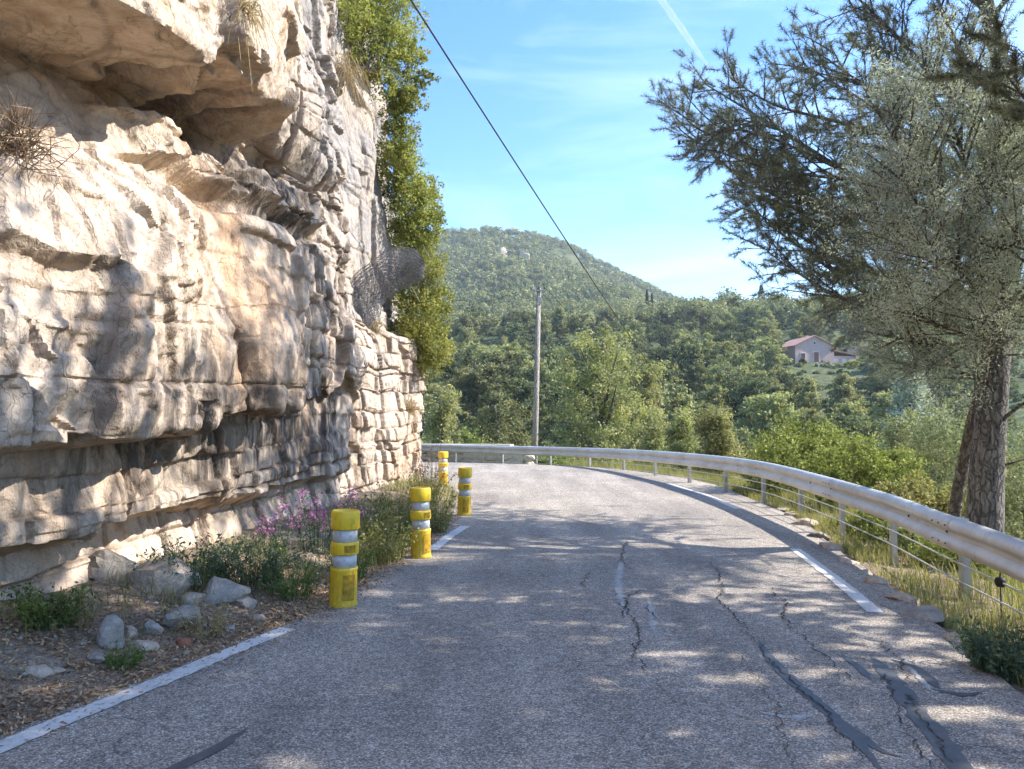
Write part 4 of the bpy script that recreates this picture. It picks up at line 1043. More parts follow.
for k, (px, py, w, h, mt) in enumerate([(395, 520, 70, 46, 'grass'), (425, 505, 50, 40, 'grass'), (370, 540, 60, 50, 'grass'), (405, 545, 40, 40, 'weed')]):
    weed("grass_tuft", ["sunlit yellow-green grass tuft against the far cliff wall", "sunlit grass tuft beside the farthest yellow post", "tall grass clump between cliff corner and second yellow post", "grass clump directly left of the second yellow post"][k], px, py, w, h, M[mt], 30 + k, 70, .03, 4, group="grass tufts between the yellow posts", cat="grass")

def build_grass():
    r = np.random.default_rng(77); mb = MB()
    P = resample(RE, step=.05); P = P[(P[:, 1] > 3) & (P[:, 1] < 28) & (P[:, 0] > -6)]; T = unit(np.gradient(P, axis=0))
    n = 90000; k = r.integers(0, len(P), n); d = .12 + 5.5 * r.uniform(0, 1, n) ** 1.35
    XY = P[k] + np.stack([T[k, 1], -T[k, 0]], -1) * d[:, None]
    nz = vnoise(np.column_stack([XY * 1.3, np.zeros(n)]), 4); keep = nz + r.uniform(-.6, .6, n) > -.25; XY = XY[keep]; d = d[keep]
    m_ = (XY[:, 0] > 1.6) | (XY[:, 1] < 23.5); XY = XY[m_]; d = d[m_]; B = np.column_stack([XY, H(XY[:, 0], XY[:, 1]) - .01])
    V, q, t = blades(B, .17 + .13 * np.minimum(d, 1.5), .007, .7, r)
    mb.add(V, [q, t])
    o = mb.build("verge_grass", M['grass']); setp(o, "rough yellow-green grass growing under and beyond the crash barrier", "grass", None, "stuff")
    XY = np.vstack([verge_points(7000, r, .12, 1.5, 7.2, 20), verge_points(1800, r, .5, 1.7, 4, 8)]); n = len(XY)
    nz = vnoise(np.column_stack([XY * 1.5, np.zeros(n)]), 8); XY = XY[nz + r.uniform(-.5, .5, n) > -.15]
    B = np.column_stack([XY, H(XY[:, 0], XY[:, 1]) - .01]); mb = MB(); V, q, t = blades(B, np.full(len(B), .2), .006, .7, r); mb.add(V, [q, t])
    o = mb.build("cliff_foot_grass", M['grass']); setp(o, "thin green and straw grass growing along the cliff foot", "grass", None, "stuff")
build_grass()

# dry growth on the ledges of the cliff
def cliff_tuft(name, label, px, py, rad, mat, n, seed, cat, droop=0.0, w=.004):
    p, nrm = on_cliff(px, py); r = np.random.default_rng(seed); t = thing(name, label, cat, p)
    mb = MB(); d = unit(r.normal(size=(n, 3)) + nrm * .7 + np.array([0, 0, .45])); L = rad * r.uniform(.4, 1.2, (n, 1)); b = r.normal(0, rad * .22, (n, 3))
    for k in range(n):
        q = np.stack([b[k], b[k] + d[k] * L[k] * .5 + r.normal(0, .02, 3), b[k] + d[k] * L[k] + np.array([0, 0, -droop * L[k][0]]) + r.normal(0, .03, 3)])
        mb.tube(q, [w, w * .7, w * .3], 3, False)
    mb.build("stem", mat, t); return t
cliff_tuft("dead_shrub", "dead brown twiggy shrub on the ledge at far left of the cliff", 14, 150, .34, M['deadtwig'], 260, 1, "shrub", .2)
cliff_tuft("dry_grass_tuft", "dry hanging grass at the top of the cliff by the green shrubs", 245, 8, .22, M['dry'], 110, 2, "grass", 1.2)
cliff_tuft("dry_grass_tuft", "pale dry grass tuft on the ledge below the rolled netting", 372, 330, .38, M['dry'], 200, 3, "grass", .5, .005)
cliff_tuft("dry_grass_tuft", "dry grass tuft at the outer corner of the far rock wall", 408, 408, .36, M['dry'], 160, 4, "grass", .6, .005)
cliff_tuft("dry_grass_tuft", "straw grass hanging beside the grey rock under the upper shrubs", 342, 70, .6, M['dry'], 160, 5, "grass", 1.0, .005)

# shrubs growing over the edge of the cliff
def blobs(L): return [(at(a, b, y), rr) for a, b, y, rr in L]
shrub("cliff_shrub", "yellow-green leafy shrub covering the top of the cliff edge", "shrub", at(365, 70, 14.8), blobs([(352, 18, 14.4, .45), (372, 35, 15, .55), (395, 20, 15.4, .55), (378, 75, 15.4, .4), (350, 48, 14.6, .32), (400, 60, 15.8, .4), (372, -15, 15, .6), (404, 90, 16, .35)]), 32000, .028, M['ivy'], "green shrubs on the cliff edge", 1)
shrub("cliff_shrub", "sparse shrub branch sticking out against the sky from cliff edge", "shrub", at(405, 75, 16), blobs([(416, 50, 16, .26), (420, 78, 16, .22), (432, 80, 16, .14), (412, 100, 16.2, .28)]), 4200, .028, M['ivy'], "green shrubs on the cliff edge", 2)
shrub("cliff_shrub", "leafy shrub on the cliff edge just above the rolled netting", "shrub", at(392, 200, 17), blobs([(402, 140, 16.6, .4), (400, 180, 17, .45), (412, 205, 17.2, .6), (425, 190, 17.4, .35), (420, 230, 17.4, .5), (396, 120, 16.4, .36), (437, 215, 17.6, .25), (392, 155, 16.6, .36), (404, 160, 16.9, .4), (408, 235, 17.3, .4), (398, 100, 16.3, .3)]), 36000, .03, M['ivy'], "green shrubs on the cliff edge", 3)
shrub("cliff_shrub", "bright leafy shrub hanging down below the rolled netting", "shrub", at(402, 330, 17.5), blobs([(410, 290, 17.6, .45), (425, 270, 17.8, .5), (422, 320, 17.8, .58), (430, 350, 18, .48), (406, 330, 17.5, .35), (418, 365, 18, .36), (438, 300, 18, .34)]), 27000, .03, M['ivy'], "green shrubs on the cliff edge", 4)

# rolled rockfall netting
def build_net():
    pth = catmull([at(352, 330, 14.6), at(362, 303, 14.8), at(380, 280, 15.0), at(402, 268, 15.2), at(422, 268, 15.4)], 12); n0 = thing("rockfall_netting", "grey roll of wire rockfall netting sagging from the cliff edge", "netting", pth[10])
    o0 = np.array(n0.location); P = resample(pth, 46); n = len(P); T = unit(np.gradient(P, axis=0)); A = unit(np.cross(T, [0, 1., 0])); B = np.cross(T, A)
    mb = MB(); r = np.random.default_rng(3)
    for layer, sc in enumerate((1.0, .86, .7, .5)):
        rad = sc * np.interp(np.linspace(0, 1, n), [0, .15, .5, .8, .95, 1], [.22, .36, .42, .40, .32, .18])
        k = 24
        for sgn in (1, -1):
            for a in range(k):
                th = (a + layer * .37) * 2 * math.pi / k + sgn * np.linspace(0, 4.6, n)
                q = P + (rad * (1 + .22 * vnoise(np.stack([np.cos(th) * 1.3, np.sin(th) * 1.3, np.linspace(0, 5, n)], -1), 6)))[:, None] * (A * np.cos(th)[:, None] + B * np.sin(th)[:, None] * .8) + r.normal(0, .008, (n, 3))
                mb.tube(q, .0036, 3, False)
    for k in range(24):
        q0 = P[-1 - r.integers(0, 4)] + r.normal(0, .2, 3); mb.tube(catmull([q0, q0 + r.normal(0, .12, 3) + [.05, 0, -.03], q0 + r.normal(0, .16, 3) + [.1, 0, -.12]], 3), .0035, 3, False)
    mb.build("wire_mesh", M['net'], n0, False, off=o0)
build_net()

# ------------------------------------------------------------------ big trees on the right
def limb(L, r0, r1): return ([at(*p) for p in L], (r0, r1))
def big_pine(name, label, trunk, trad, limbs, seed, cones=26, per=10, dead=(), sec_len=.95, sec_step=.26, tw=.1, nw=.014):
    r = np.random.default_rng(seed)
    base = trunk[0]; t = thing(name, label, "pine tree", base)
    mb = MB(); tp = catmull(trunk, 8); mb.tube(tp, np.interp(np.linspace(0, 1, len(tp)), np.linspace(0, 1, len(trad)), trad), 12)
    mb.build("trunk", M['bark'], t, True, off=base)
    br, SP, SD = grow(limbs, r, sec_step, sec_len, tw, .34, .15, .22, shoot0=.5)
    mb = MB(); branches_mb(br, mb)
    for L in dead: mb.tube(catmull(L[0], 5), np.linspace(L[1][0], L[1][1], len(catmull(L[0], 5))), 5, False)
    mb.build("branches", M['bark'], t, True, off=base)
    V, q = needles(SP, SD, per, .095, nw, r, 1.0)
    link("needles", mesh_np("needles", V - base, [q]), M['needle'], t)
    mb = MB()
    for k in range(cones):
        p = SP[r.integers(0, len(SP))]; mb.lathe([(0, -.045), (.02, -.035), (.026, -.01), (.018, .025), (0, .04)], c=p + [0, 0, -.03], k=8)
    mb.build("cones", M['cone'], t, True, off=base)["kind"] = "stuff"
    return t
PT = [at(986, 604, 9.6), at(985, 520, 9.6), at(989, 440, 9.6), at(997, 340, 9.6), at(1007, 250, 9.6), at(1012, 170, 9.65), at(1006, 90, 9.75), at(990, 20, 9.9), at(975, -60, 10), at(968, -160, 10.1), at(962, -260, 10.2)]
pine_limbs = [
 limb([(1008, 250, 9.6), (940, 215, 10.2), (860, 180, 11.2), (780, 130, 12.2), (702, 82, 12.8)], .06, .01),
 limb([(1011, 200, 9.6), (930, 150, 10.4), (850, 125, 11.4), (775, 105, 12.2), (730, 78, 12.6)], .055, .01),
 limb([(1003, 310, 9.6), (930, 296, 10.4), (860, 262, 11.6), (790, 205, 12.6), (725, 165, 13.2), (676, 118, 13.4)], .055, .01),
 limb([(998, 335, 9.6), (940, 322, 10), (880, 302, 10.8), (820, 262, 12), (755, 215, 13)], .045, .008),
 limb([(1012, 160, 9.65), (950, 95, 10.1), (900, 40, 10.5), (850, -10, 10.8)], .06, .012),
 limb([(1010, 120, 9.7), (960, 50, 10), (930, -20, 10.2)], .05, .012),
 limb([(1012, 170, 9.6), (1060, 100, 9.5), (1100, 40, 9.4)], .05, .012),
 limb([(1008, 230, 9.6), (1080, 180, 9.1), (1150, 130, 8.8)], .05, .012),
 limb([(1010, 210, 9.6), (965, 185, 11), (905, 160, 13), (850, 140, 14.6)], .05, .01),
 limb([(1005, 280, 9.6), (955, 265, 11), (885, 240, 13.2), (830, 215, 15)], .05, .01),
 limb([(1012, 150, 9.7), (970, 100, 11.5), (900, 60, 13.4), (860, 30, 14.4)], .05, .01),
 limb([(985, 10, 9.9), (925, -40, 10.5), (870, -90, 11)], .04, .01),
 limb([(860, 180, 11.2), (810, 175, 11.6), (755, 165, 12), (715, 150, 12.2)], .03, .008),
 limb([(940, 215, 10.2), (880, 225, 10.6), (810, 195, 11.3), (760, 190, 11.8)], .03, .008),
 limb([(950, 95, 10.1), (900, 95, 10.6), (850, 75, 11.2), (830, 45, 11.5)], .03, .008),
 limb([(780, 130, 12.2), (740, 120, 12.4), (700, 125, 12.6), (680, 105, 12.7)], .02, .006),
 limb([(990, 20, 9.9), (1040, -40, 9.6), (1090, -80, 9.4)], .04, .01),
 limb([(1011, 185, 9.6), (1050, 170, 11), (1080, 150, 13)], .04, .01),
]
pine_limbs += [
 limb([(1003, 300, 9.6), (930, 285, 10.6), (850, 262, 11.8), (780, 225, 12.8), (735, 205, 13.4)], .045, .008),
 limb([(1000, 330, 9.6), (920, 325, 10.2), (845, 300, 11), (790, 268, 11.8), (760, 245, 12.3)], .04, .008),
 limb([(860, 180, 11.2), (800, 150, 11.5), (740, 130, 11.8), (690, 140, 12)], .03, .008),
 limb([(930, 296, 10.4), (860, 240, 11.2), (800, 200, 12), (740, 175, 12.6)], .03, .008),
 limb([(930, 150, 10.4), (870, 105, 11), (820, 75, 11.6), (800, 62, 12)], .03, .008),
 limb([(1008, 240, 9.6), (930, 250, 11), (850, 225, 12.5), (790, 190, 14), (750, 160, 15)], .045, .008),
]
TOPT = [at(975, -60, 10), at(968, -160, 10.1), at(962, -260, 10.2)]
rt = np.random.default_rng(8)
for k in range(16):
    f = k / 15; p0 = TOPT[0] * (1 - f) + TOPT[2] * f; a = k * 2.4; L = 2.5 * (1 - .65 * f); d_ = np.array([math.cos(a), math.sin(a), .3])
    pine_limbs.append(([p0, p0 + d_ * L * .4, p0 + d_ * L * .75 + [0, 0, .1], p0 + d_ * L + [0, 0, .3]], (.04, .008)))
dead = [limb([(990, 430, 9.6), (1030, 400, 9.2), (1080, 385, 9)], .03, .005), limb([(994, 380, 9.6), (930, 350, 9.8), (890, 330, 10.2), (850, 335, 10.4)], .022, .004), limb([(988, 470, 9.6), (1040, 455, 9.3)], .02, .004), limb([(993, 400, 9.6), (950, 395, 10), (910, 400, 10.4)], .015, .003)]
big_pine("pine_tree", "large dark pine behind the barrier, its boughs reaching left over the road", PT, [.24, .205, .185, .165, .15, .125, .105, .09, .07, .045, .02], pine_limbs, 5, 34, 12, dead, 1.0, .15, .072, .0070)
# a second pine just beyond the right of the picture; only the tips of its boughs come into view
z0 = h1(7.5, 4.6)
PT2 = [np.array(p, float) for p in ((7.5, 4.6, z0 - .1), (7.4, 4.6, 2), (7.5, 4.7, 4.2), (7.4, 4.8, 6.8), (7.35, 4.9, 9.3))]
l2 = []
r2 = np.random.default_rng(12)
for k in range(40):
    z = 3.3 + 5.2 * k / 39; a = k * 2.4; L = 3.4 * (1.1 - .45 * k / 39); p0 = np.array([7.4, 4.7, z]); d = np.array([math.cos(a), math.sin(a), .22])
    l2.append(([p0, p0 + d * L * .35, p0 + d * L * .7 + [0, 0, .1], p0 + d * L + [0, 0, .35]], (.05, .01)))
big_pine("pine_tree", "dark pine bough tips hanging in from beyond the upper right corner", PT2, [.2, .18, .15, .1, .04], l2, 9, 6, 26, (), 1.05, .15, .085, .013)

# pale grey-green tree in front of the pine, on a thin leaning trunk
def leafy_tree(name, label, cat, trunk, trad, limbs, seed, lsize, per, mat, bark='bark_pale', jit=.05, **k):
    r = np.random.default_rng(seed); base = trunk[0]; t = thing(name, label, cat, base)
    mb = MB(); tp = catmull(trunk, 8); mb.tube(tp, np.interp(np.linspace(0, 1, len(tp)), np.linspace(0, 1, len(trad)), trad), 10); mb.build("trunk", M[bark], t, True, off=base)
    br, SP, SD = grow(limbs, r, **k); mb = MB(); branches_mb(br, mb); mb.build("branches", M[bark], t, True, off=base)
    C = np.repeat(SP, per, 0) + r.normal(0, jit, (len(SP) * per, 3)); V, q = leaves(C, lsize, r, None, .3, .3)
    link("foliage", mesh_np("foliage", V - base, [q]), M[mat], t); return t
OT = [at(948, 580, 10.4), at(955, 510, 10.3), at(968, 440, 10), at(983, 370, 9.4), at(985, 310, 8.9), at(975, 240, 8.6), at(965, 170, 8.4)]
ol = [limb([(985, 310, 8.9), (940, 270, 8.7), (895, 230, 8.6), (868, 200, 8.6)], .03, .006), limb([(980, 270, 8.8), (1010, 220, 8.3), (1040, 180, 8)], .03, .006), limb([(975, 240, 8.6), (930, 190, 8.4), (895, 140, 8.3), (880, 115, 8.3)], .03, .006),
      limb([(968, 180, 8.4), (955, 130, 8.3), (930, 90, 8.2), (925, 70, 8.2)], .025, .006), limb([(972, 210, 8.5), (1000, 150, 8.2), (1015, 100, 8)], .025, .006), limb([(984, 330, 9), (1020, 300, 8.6), (1060, 270, 8.4)], .025, .006),
      limb([(985, 340, 9.1), (940, 325, 8.9), (905, 310, 8.8)], .02, .005), limb([(975, 240, 8.6), (1000, 250, 7.9), (1020, 240, 7.4)], .02, .005), limb([(980, 290, 8.8), (960, 270, 8), (930, 250, 7.6)], .02, .005), limb([(970, 200, 8.5), (985, 170, 9), (1000, 140, 9.4)], .02, .005), limb([(985, 330, 9), (1000, 310, 8.2), (1010, 280, 7.8)], .02, .005), limb([(985, 340, 9.2), (930, 345, 9.2), (890, 335, 9.3)], .02, .005), limb([(983, 360, 9.3), (1010, 340, 9), (1040, 330, 8.8)], .02, .005), limb([(980, 380, 9.5), (945, 365, 9.3), (912, 372, 9.2)], .016, .004), limb([(978, 260, 8.7), (940, 225, 8.2), (915, 200, 8), (900, 175, 8)], .02, .005)]
leafy_tree("grey_leaved_tree", "pale grey-green tree on a thin leaning trunk in front of the large pine", "tree", OT, [.085, .08, .07, .06, .045, .03, .015], ol, 21, .0185, 13, 'olive', sec_step=.06, sec_len=.85, twig_step=.08, twig_len=.28, start=.05, up=.3)

# ------------------------------------------------------------------ bushes behind the rail
def gz(px, Y): 
    X = (px - CX) / F * Y; return X, h1(X, Y)
def bush(label, px, ytop, Y, wpx, n, ls, mat, seed, name="bush", cat="bush", grp=None, nb=7, squash=1.0):
    r = np.random.default_rng(seed); X, z0 = gz(px, Y); zt = at(px, ytop, Y)[2]; W = wpx / F * Y; hh = max(zt - z0, .6); bl = []
    for k in range(nb):
        rr = min(W * .26, hh * .38) * r.uniform(.75, 1.15); a = (k / max(1, nb - 1) - .5) * (W - 1.6 * rr)
        zc = zt - rr - r.uniform(0, .5) * (hh - 2 * rr if hh > 2 * rr else 0) - abs(a / W) * hh * .25
        if k % 2: zc -= rr * .8
        bl.append((np.array([X + a, Y + r.uniform(-.35, .35) * W, max(zc, z0 + rr * .6)]), rr))
    return shrub(name, label, cat, (X, Y, z0), bl, n, ls, M[mat], grp, seed, stems=12)
bush("bright green bush behind the middle of the barrier", 800, 405, 17.5, 112, 22000, .036, 'bush', 1)
bush("yellow-green bush directly right of the bright bush, close behind the barrier", 862, 432, 14.5, 96, 18000, .032, 'bush', 2)
bush("pale bush below the leaning trunk, behind the barrier", 925, 470, 12, 80, 12000, .028, 'palepine', 3)
bush("low grey-green bush between the pine trunk and the right edge", 1030, 440, 12, 110, 12000, .028, 'greybush', 4)
bush("light olive bush behind the bright bushes, below the house", 850, 392, 28, 130, 18000, .05, 'palepine', 7)
bush("grey-green bush left of the leaning trunk", 925, 380, 20, 120, 16000, .04, 'greybush', 8)
bush("pale grey bush seen behind the pine trunk", 1000, 350, 24, 130, 16000, .045, 'greybush', 9)
bush("small round bush behind the barrier below the utility pole", 575, 436, 33, 60, 7000, .055, 'bush', 10, nb=5)
bush("small green bush at the left end of the barrier beyond the cliff", 470, 420, 36, 70, 8000, .06, 'bush', 11, nb=5)
bush("soft green bush between the tall pale pine and the feathery bush", 740, 425, 34, 90, 9000, .06, 'hillpine', 12, nb=6)
bush("low weedy shrub growing up through the wires under the barrier", 905, 530, 9.6, 80, 5000, .02, 'bush', 13, nb=5)

bush("leafy green shrub under the barrier close to the pine trunk", 950, 545, 8.8, 70, 5000, .02, 'bush', 14, nb=5)
bush("dark green shrub at the foot of the pine trunk", 1010, 545, 9.0, 60, 5000, .022, 'greybush', 15, nb=5)
bush("small green shrub under the barrier left of the leaning trunk", 860, 505, 11.5, 60, 4000, .026, 'bush', 16, nb=5)
# single trees across the near slope
def solo_tree(name, label, px, ytop, Y, wpx, mat, seed, kind, cb=.3, per=30, ls=.2, cs=.45, nl=40, ncl=4, bark='bark'):
    r = np.random.default_rng(seed); X, z0 = gz(px, Y); zt = at(px, ytop, Y)[2]; h = (zt - z0) / .98; w = wpx / F * Y
    t = thing(name, label, "tree", (X, Y, z0 - .1)); mb, V, q = blob_crown(r, h, w, cb, kind, nl, ncl, per, ls, cs)
    mb.build("trunk", M[bark], t, True); link("crown", mesh_np("crown", V, [q]), M[mat], t); return t
solo_tree("pine_tree", "tall pale green pine standing right of the utility pole", 600, 322, 40, 112, 'palepine', 1, 'round', .32, 210, .065, .6, 60)
solo_tree("pine_tree", "small pale pine beside the right flank of the tall pale pine", 648, 358, 46, 70, 'palepine', 2, 'cone', .25, 150, .07, .5, 44)
solo_tree("pine_tree", "feathery pale young pine at the left end beside the cliff", 447, 388, 42, 62, 'palepine', 3, 'cone', .15, 150, .065, .5, 44)
solo_tree("pine_tree", "dark green rounded pine left of the utility pole", 497, 396, 60, 66, 'hillpine', 4, 'round', .25, 120, .1, .7, 40)
solo_tree("pine_tree", "pale slender pine behind the light olive bush", 905, 330, 34, 70, 'olive', 6, 'cone', .2, 130, .06, .5, 40)

solo_tree("young_pine", "pale feathery young pine just left of the bright bush", 716, 402, 25, 60, 'palepine', 21, 'cone', .12, 170, .04, .3, 40)
solo_tree("young_pine", "pale feathery young pine midway between the tall pale pine and the bright bush", 684, 408, 28, 50, 'palepine', 22, 'cone', .12, 170, .042, .3, 40)
solo_tree("young_pine", "small pale young pine directly beside the tall pale pine", 655, 416, 31, 46, 'palepine', 23, 'cone', .12, 170, .045, .3, 36)
solo_tree("young_pine", "pale young pine between the bright bush and the yellow-green bush, further back", 900, 405, 26, 60, 'palepine', 24, 'cone', .12, 170, .042, .32, 36)
# ------------------------------------------------------------------ hillside wood: single trees
variants = []
for v, (kind, w, cb, mt) in enumerate([('round', .78, .22, 'hillpine'), ('round', .9, .15, 'hilloak'), ('umbrella', .8, .4, 'hillpine'), ('cone', .55, .15, 'hillpine'), ('round', .7, .25, 'palepine'), ('umbrella', .9, .35, 'hilloak'), ('round', 1.0, .1, 'hilloak'), ('cone', .62, .2, 'palepine')]):
    r = np.random.default_rng(200 + v); mb, V, q = blob_crown(r, 8.0, 8 * w, cb, kind, 34, 4, 80, .17, .62)
    tm = mesh_np("trunk", np.concatenate(mb.v), [np.concatenate(f) for f in mb.f.values()], True); tm.materials.append(M['bark'])
    cm = mesh_np("crown", V, [q]); cm.materials.append(M[mt]); variants.append((tm, cm, mt))
VL = {'hillpine': ("hillside_pine", "green pine standing among many in the wood across the valley", "pines in the wood across the valley"),
      'hilloak': ("hillside_oak", "dark round oak standing among pines in the wood across the valley", "dark oaks in the wood across the valley"),
      'palepine': ("pale_pine", "pale yellowish pine standing in the wood across the valley", "pale pines in the wood across the valley")}
HOUSE_Y = 180.
placed = []
def clear_house(px, r, ztop):
    if 778 < px < 880 and r < HOUSE_Y + 15:
        return CAM_Z + (425 - 369) / F * r > ztop
    return True
rh = np.random.default_rng(55); tries = 0
while len(placed) < 270 and tries < 9000:
    tries += 1
    px = rh.uniform(405, 1000); rr = 52 + 230 * rh.uniform() ** .85
    X = (px - CX) / F * rr; Y = rr; hgt = rh.uniform(6, 10.5) * (.8 if rr < 80 else 1)
    if px > 690 and rr > 150 and rh.uniform() < .35: continue                # the open slope round the house
    if any((X - a) ** 2 + (Y - b) ** 2 < (2.0 + .012 * rr) ** 2 * 2.2 for a, b in placed): continue
    z0 = h1(X, Y)
    if not clear_house(px, rr, z0 + hgt): continue
    if 788 < px < 880 and abs(rr - HOUSE_Y) < 9: continue
    ytop = 425 - (z0 + hgt - CAM_Z) * F / rr
    if rr < 110 and ytop < 372: continue
    placed.append((X, Y))
    right = px > 700
    v = rh.choice([0, 1, 2, 3, 4, 5, 6, 7], p=[.2, .14, .12, .12, .14, .1, .1, .08] if not right else [.2, .08, .12, .1, .22, .08, .06, .14])
    tm, cm, mt = variants[v]; nm, lab, grp = VL[mt]
    t = thing(nm, lab, "tree", (X, Y, z0 - .2), grp); s = hgt / 8; t.scale = (s * rh.uniform(.9, 1.15), s * rh.uniform(.9, 1.15), s); t.rotation_euler = (0, 0, rh.uniform(0, 6.28))
    for nme, me in (("trunk", tm), ("crown", cm)):
        o = bpy.data.objects.new(nme, me); COL.objects.link(o); o.parent = t
# cypresses on the skyline
def cypress(label, px, ytop, ybot, Y):
    r = np.random.default_rng(int(px)); p = at(px, ybot, Y); zt = at(px, ytop, Y)[2]; z0 = min(p[2], h1(p[0], Y)); h = zt - z0; t = thing("cypress_tree", label, "cypress", (p[0], Y, z0), "dark cypresses on the hill")
    n = 900; u = r.uniform(.08, 1, n); rad = .11 * (zt - p[2]) * np.sin(np.pi * np.clip(u, .02, .98) ** .7) ** .6 + .1; th = r.uniform(0, 6.28, n)
    C = np.stack([np.cos(th) * rad * r.uniform(.6, 1, n), np.sin(th) * rad * r.uniform(.6, 1, n), u * h], -1)
    V, q = leaves(C, .45, r, np.stack([np.cos(th), np.sin(th), 0 * th + .3], -1), .6); link("crown", mesh_np("crown", V, [q]), M['cypress'], t)
    MB().tube([(0, 0, -.3), (0, 0, h * .8)], [.25, .06], 6).build("trunk", M['bark'], t)
cypress("tall thin dark cypress on the skyline left of the pine boughs", 762, 285, 334, 330)
cypress("shorter dark cypress on the hill above the tall pale pine, left one of two", 647, 290, 306, 330)
cypress("shorter dark cypress on the hill above the tall pale pine, right one of two", 652, 294, 306, 332)

# far forest: one mass
OUT = [(503, 640), (524, 610), (540, 590)]
def build_forest():
    r = np.random.default_rng(99); n = 15000
    rr = np.sqrt(r.uniform(235 ** 2, 860 ** 2, n)); px = r.uniform(330, 1200, n); X = (px - CX) / F * rr; Y = rr
    dens = np.where(px > 690, np.where(rr > 430, 0, .5), 1.0); dens = np.where((rr < 270) & (px <= 690), .6, dens)
    nz = fbm(np.column_stack([X, Y, 0 * X]) / 45, 3, 13); keep = (r.uniform(0, 1, n) < dens) & (nz > -.75); X, Y, rr = X[keep], Y[keep], rr[keep]
    oc = np.zeros(len(X), bool)
    for px_, Y_ in OUT: oc |= (abs(CX + F * X / Y - px_) < 9) & (Y > Y_ - 22) & (Y < Y_ + 4)
    X, Y, rr = X[~oc], Y[~oc], rr[~oc]
    z = H(X, Y); n = len(X); hgt = r.uniform(5, 9.5, n) * (1 + .15 * (rr < 400)); w = hgt * r.uniform(.28, .42, n)
    per = np.where(rr < 420, 130, 70); idx = np.repeat(np.arange(n), per); N_ = len(idx)
    d = unit(r.normal(size=(N_, 3))); d[:, 2] = np.where(r.uniform(size=N_) < .65, abs(d[:, 2]), d[:, 2]); rad = r.uniform(.55, 1.08, (N_, 1))
    # lumpy crowns: a few lobes per tree
    lob = vnoise(d * 1.7 + (idx[:, None] * 3.7) % 97, 5)[:, None]; rad = rad * (1 + .35 * lob)
    S = np.stack([w, w, hgt * .42], -1)[idx]; C = np.stack([X, Y, z + hgt * .56], -1)[idx] + d * rad * S
    V, q = leaves(C, 1.0, r, d, .55, .6)
    sc = np.where(rr < 420, .52, .78)[idx]; V = (V.reshape(-1, 4, 3) - C[:, None]) * sc[:, None, None] + C[:, None]
    o = link("forest", mesh_np("forest", V.reshape(-1, 3), [q]), M['forest']); setp(o, "dense far-off pine wood covering the hill up to its crest", "forest", None, "stuff")
    n = 3600; rr = r.uniform(70, 330, n); px = r.uniform(420, 1350, n); X = (px - CX) / F * rr; z = H(X, rr); idx = np.repeat(np.arange(n), 40)
    keep0 = ~((px > 780) & (px < 880) & (rr > 130) & (rr < HOUSE_Y + 6)); 
    d = unit(r.normal(size=(len(idx), 3))); d[:, 2] = abs(d[:, 2]); s = (r.uniform(.5, 1.5, n) * np.where(keep0, 1, .8))[idx][:, None]
    C = np.stack([X, rr, z], -1)[idx] + d * s * np.array([1.1, 1.1, .9]) * r.uniform(.6, 1, (len(idx), 1)); V, q = leaves(C, .34, r, d, .5)
    o = link("scrub", mesh_np("scrub", V, [q]), M['hilloak']); setp(o, "low scrub and bushes covering the slope between the trees", "scrub", None, "stuff")
build_forest()
# pale rock outcrops showing on the hill
for k, (px, py, Y, w, h, lab) in enumerate([(503, 249, 640, 14, 12, "pale bare rock outcrop on the hill, upper left one"), (524, 257, 610, 12, 7, "small pale rock outcrop on the hill right of the larger one"), (540, 263, 590, 9, 6, "smallest pale rock outcrop, lowest of the three on the hill")]):
    p = at(px, py, Y); z = h1(p[0], Y); o = link("rock_outcrop", rock_mesh(np.random.default_rng(k), (w / F * Y * 1.2, 10, 9 + h * .45)), M['rock_pale'], None, (p[0], Y, z + 1.5)); setp(o, lab, "rock", "pale outcrops on the hill")

# ------------------------------------------------------------------ utility pole and wires
X, z0 = gz(533, 31); top = at(539, 288, 31.2)
pt = thing("utility_pole", "weathered wooden utility pole standing behind the far barrier", "utility pole", (X, 31, z0))
off = np.array([X, 31, z0]); MB().tube([off - [0, 0, .3], off * .5 + top * .5, top], [.14, .12, .09], 10).build("pole", M['pole'], pt, True, off=off)
mbx = MB(); mbx.box(top + [-.05, -.1, -.12], (.62, .07, .07)); mbx.build("crossarm", M['steel'], pt, off=off)
for dx in (-.32, .0, .22):
    MB().lathe([(0, 0), (.03, .0), (.045, .03), (.03, .06), (.04, .08), (.02, .12), (0, .125)], c=top + [dx, -.1, -.085], k=12).build("insulator", M['bolt'], pt, True, off=off)
MB().box(top + [.02, -.12, -.55], (.1, .06, .3)).build("junction_box", M['steel'], pt, off=off)
def wire(label, A, B, sag, rad, n=40):
    u = np.linspace(0, 1, n)[:, None]; P = np.asarray(A) * (1 - u) + np.asarray(B) * u; P[:, 2] -= (4 * sag * u * (1 - u))[:, 0]
    o = MB().tube(P, rad, 5).build("overhead_wire", M['wire'], None, True); return setp(o, label, "wire")
wire("thick black overhead cable sloping down across the sky from upper left", at(395, -25, 11), at(728, 458, 88), 1.1, .016, 80)
wire("thin wire running from the utility pole down to the right", top + [.22, -.1, .03], at(672, 412, 60), .25, .012)
wire("thin wire running from the utility pole away to the left", top + [-.32, -.1, .03], at(430, 306, 44), .3, .007)
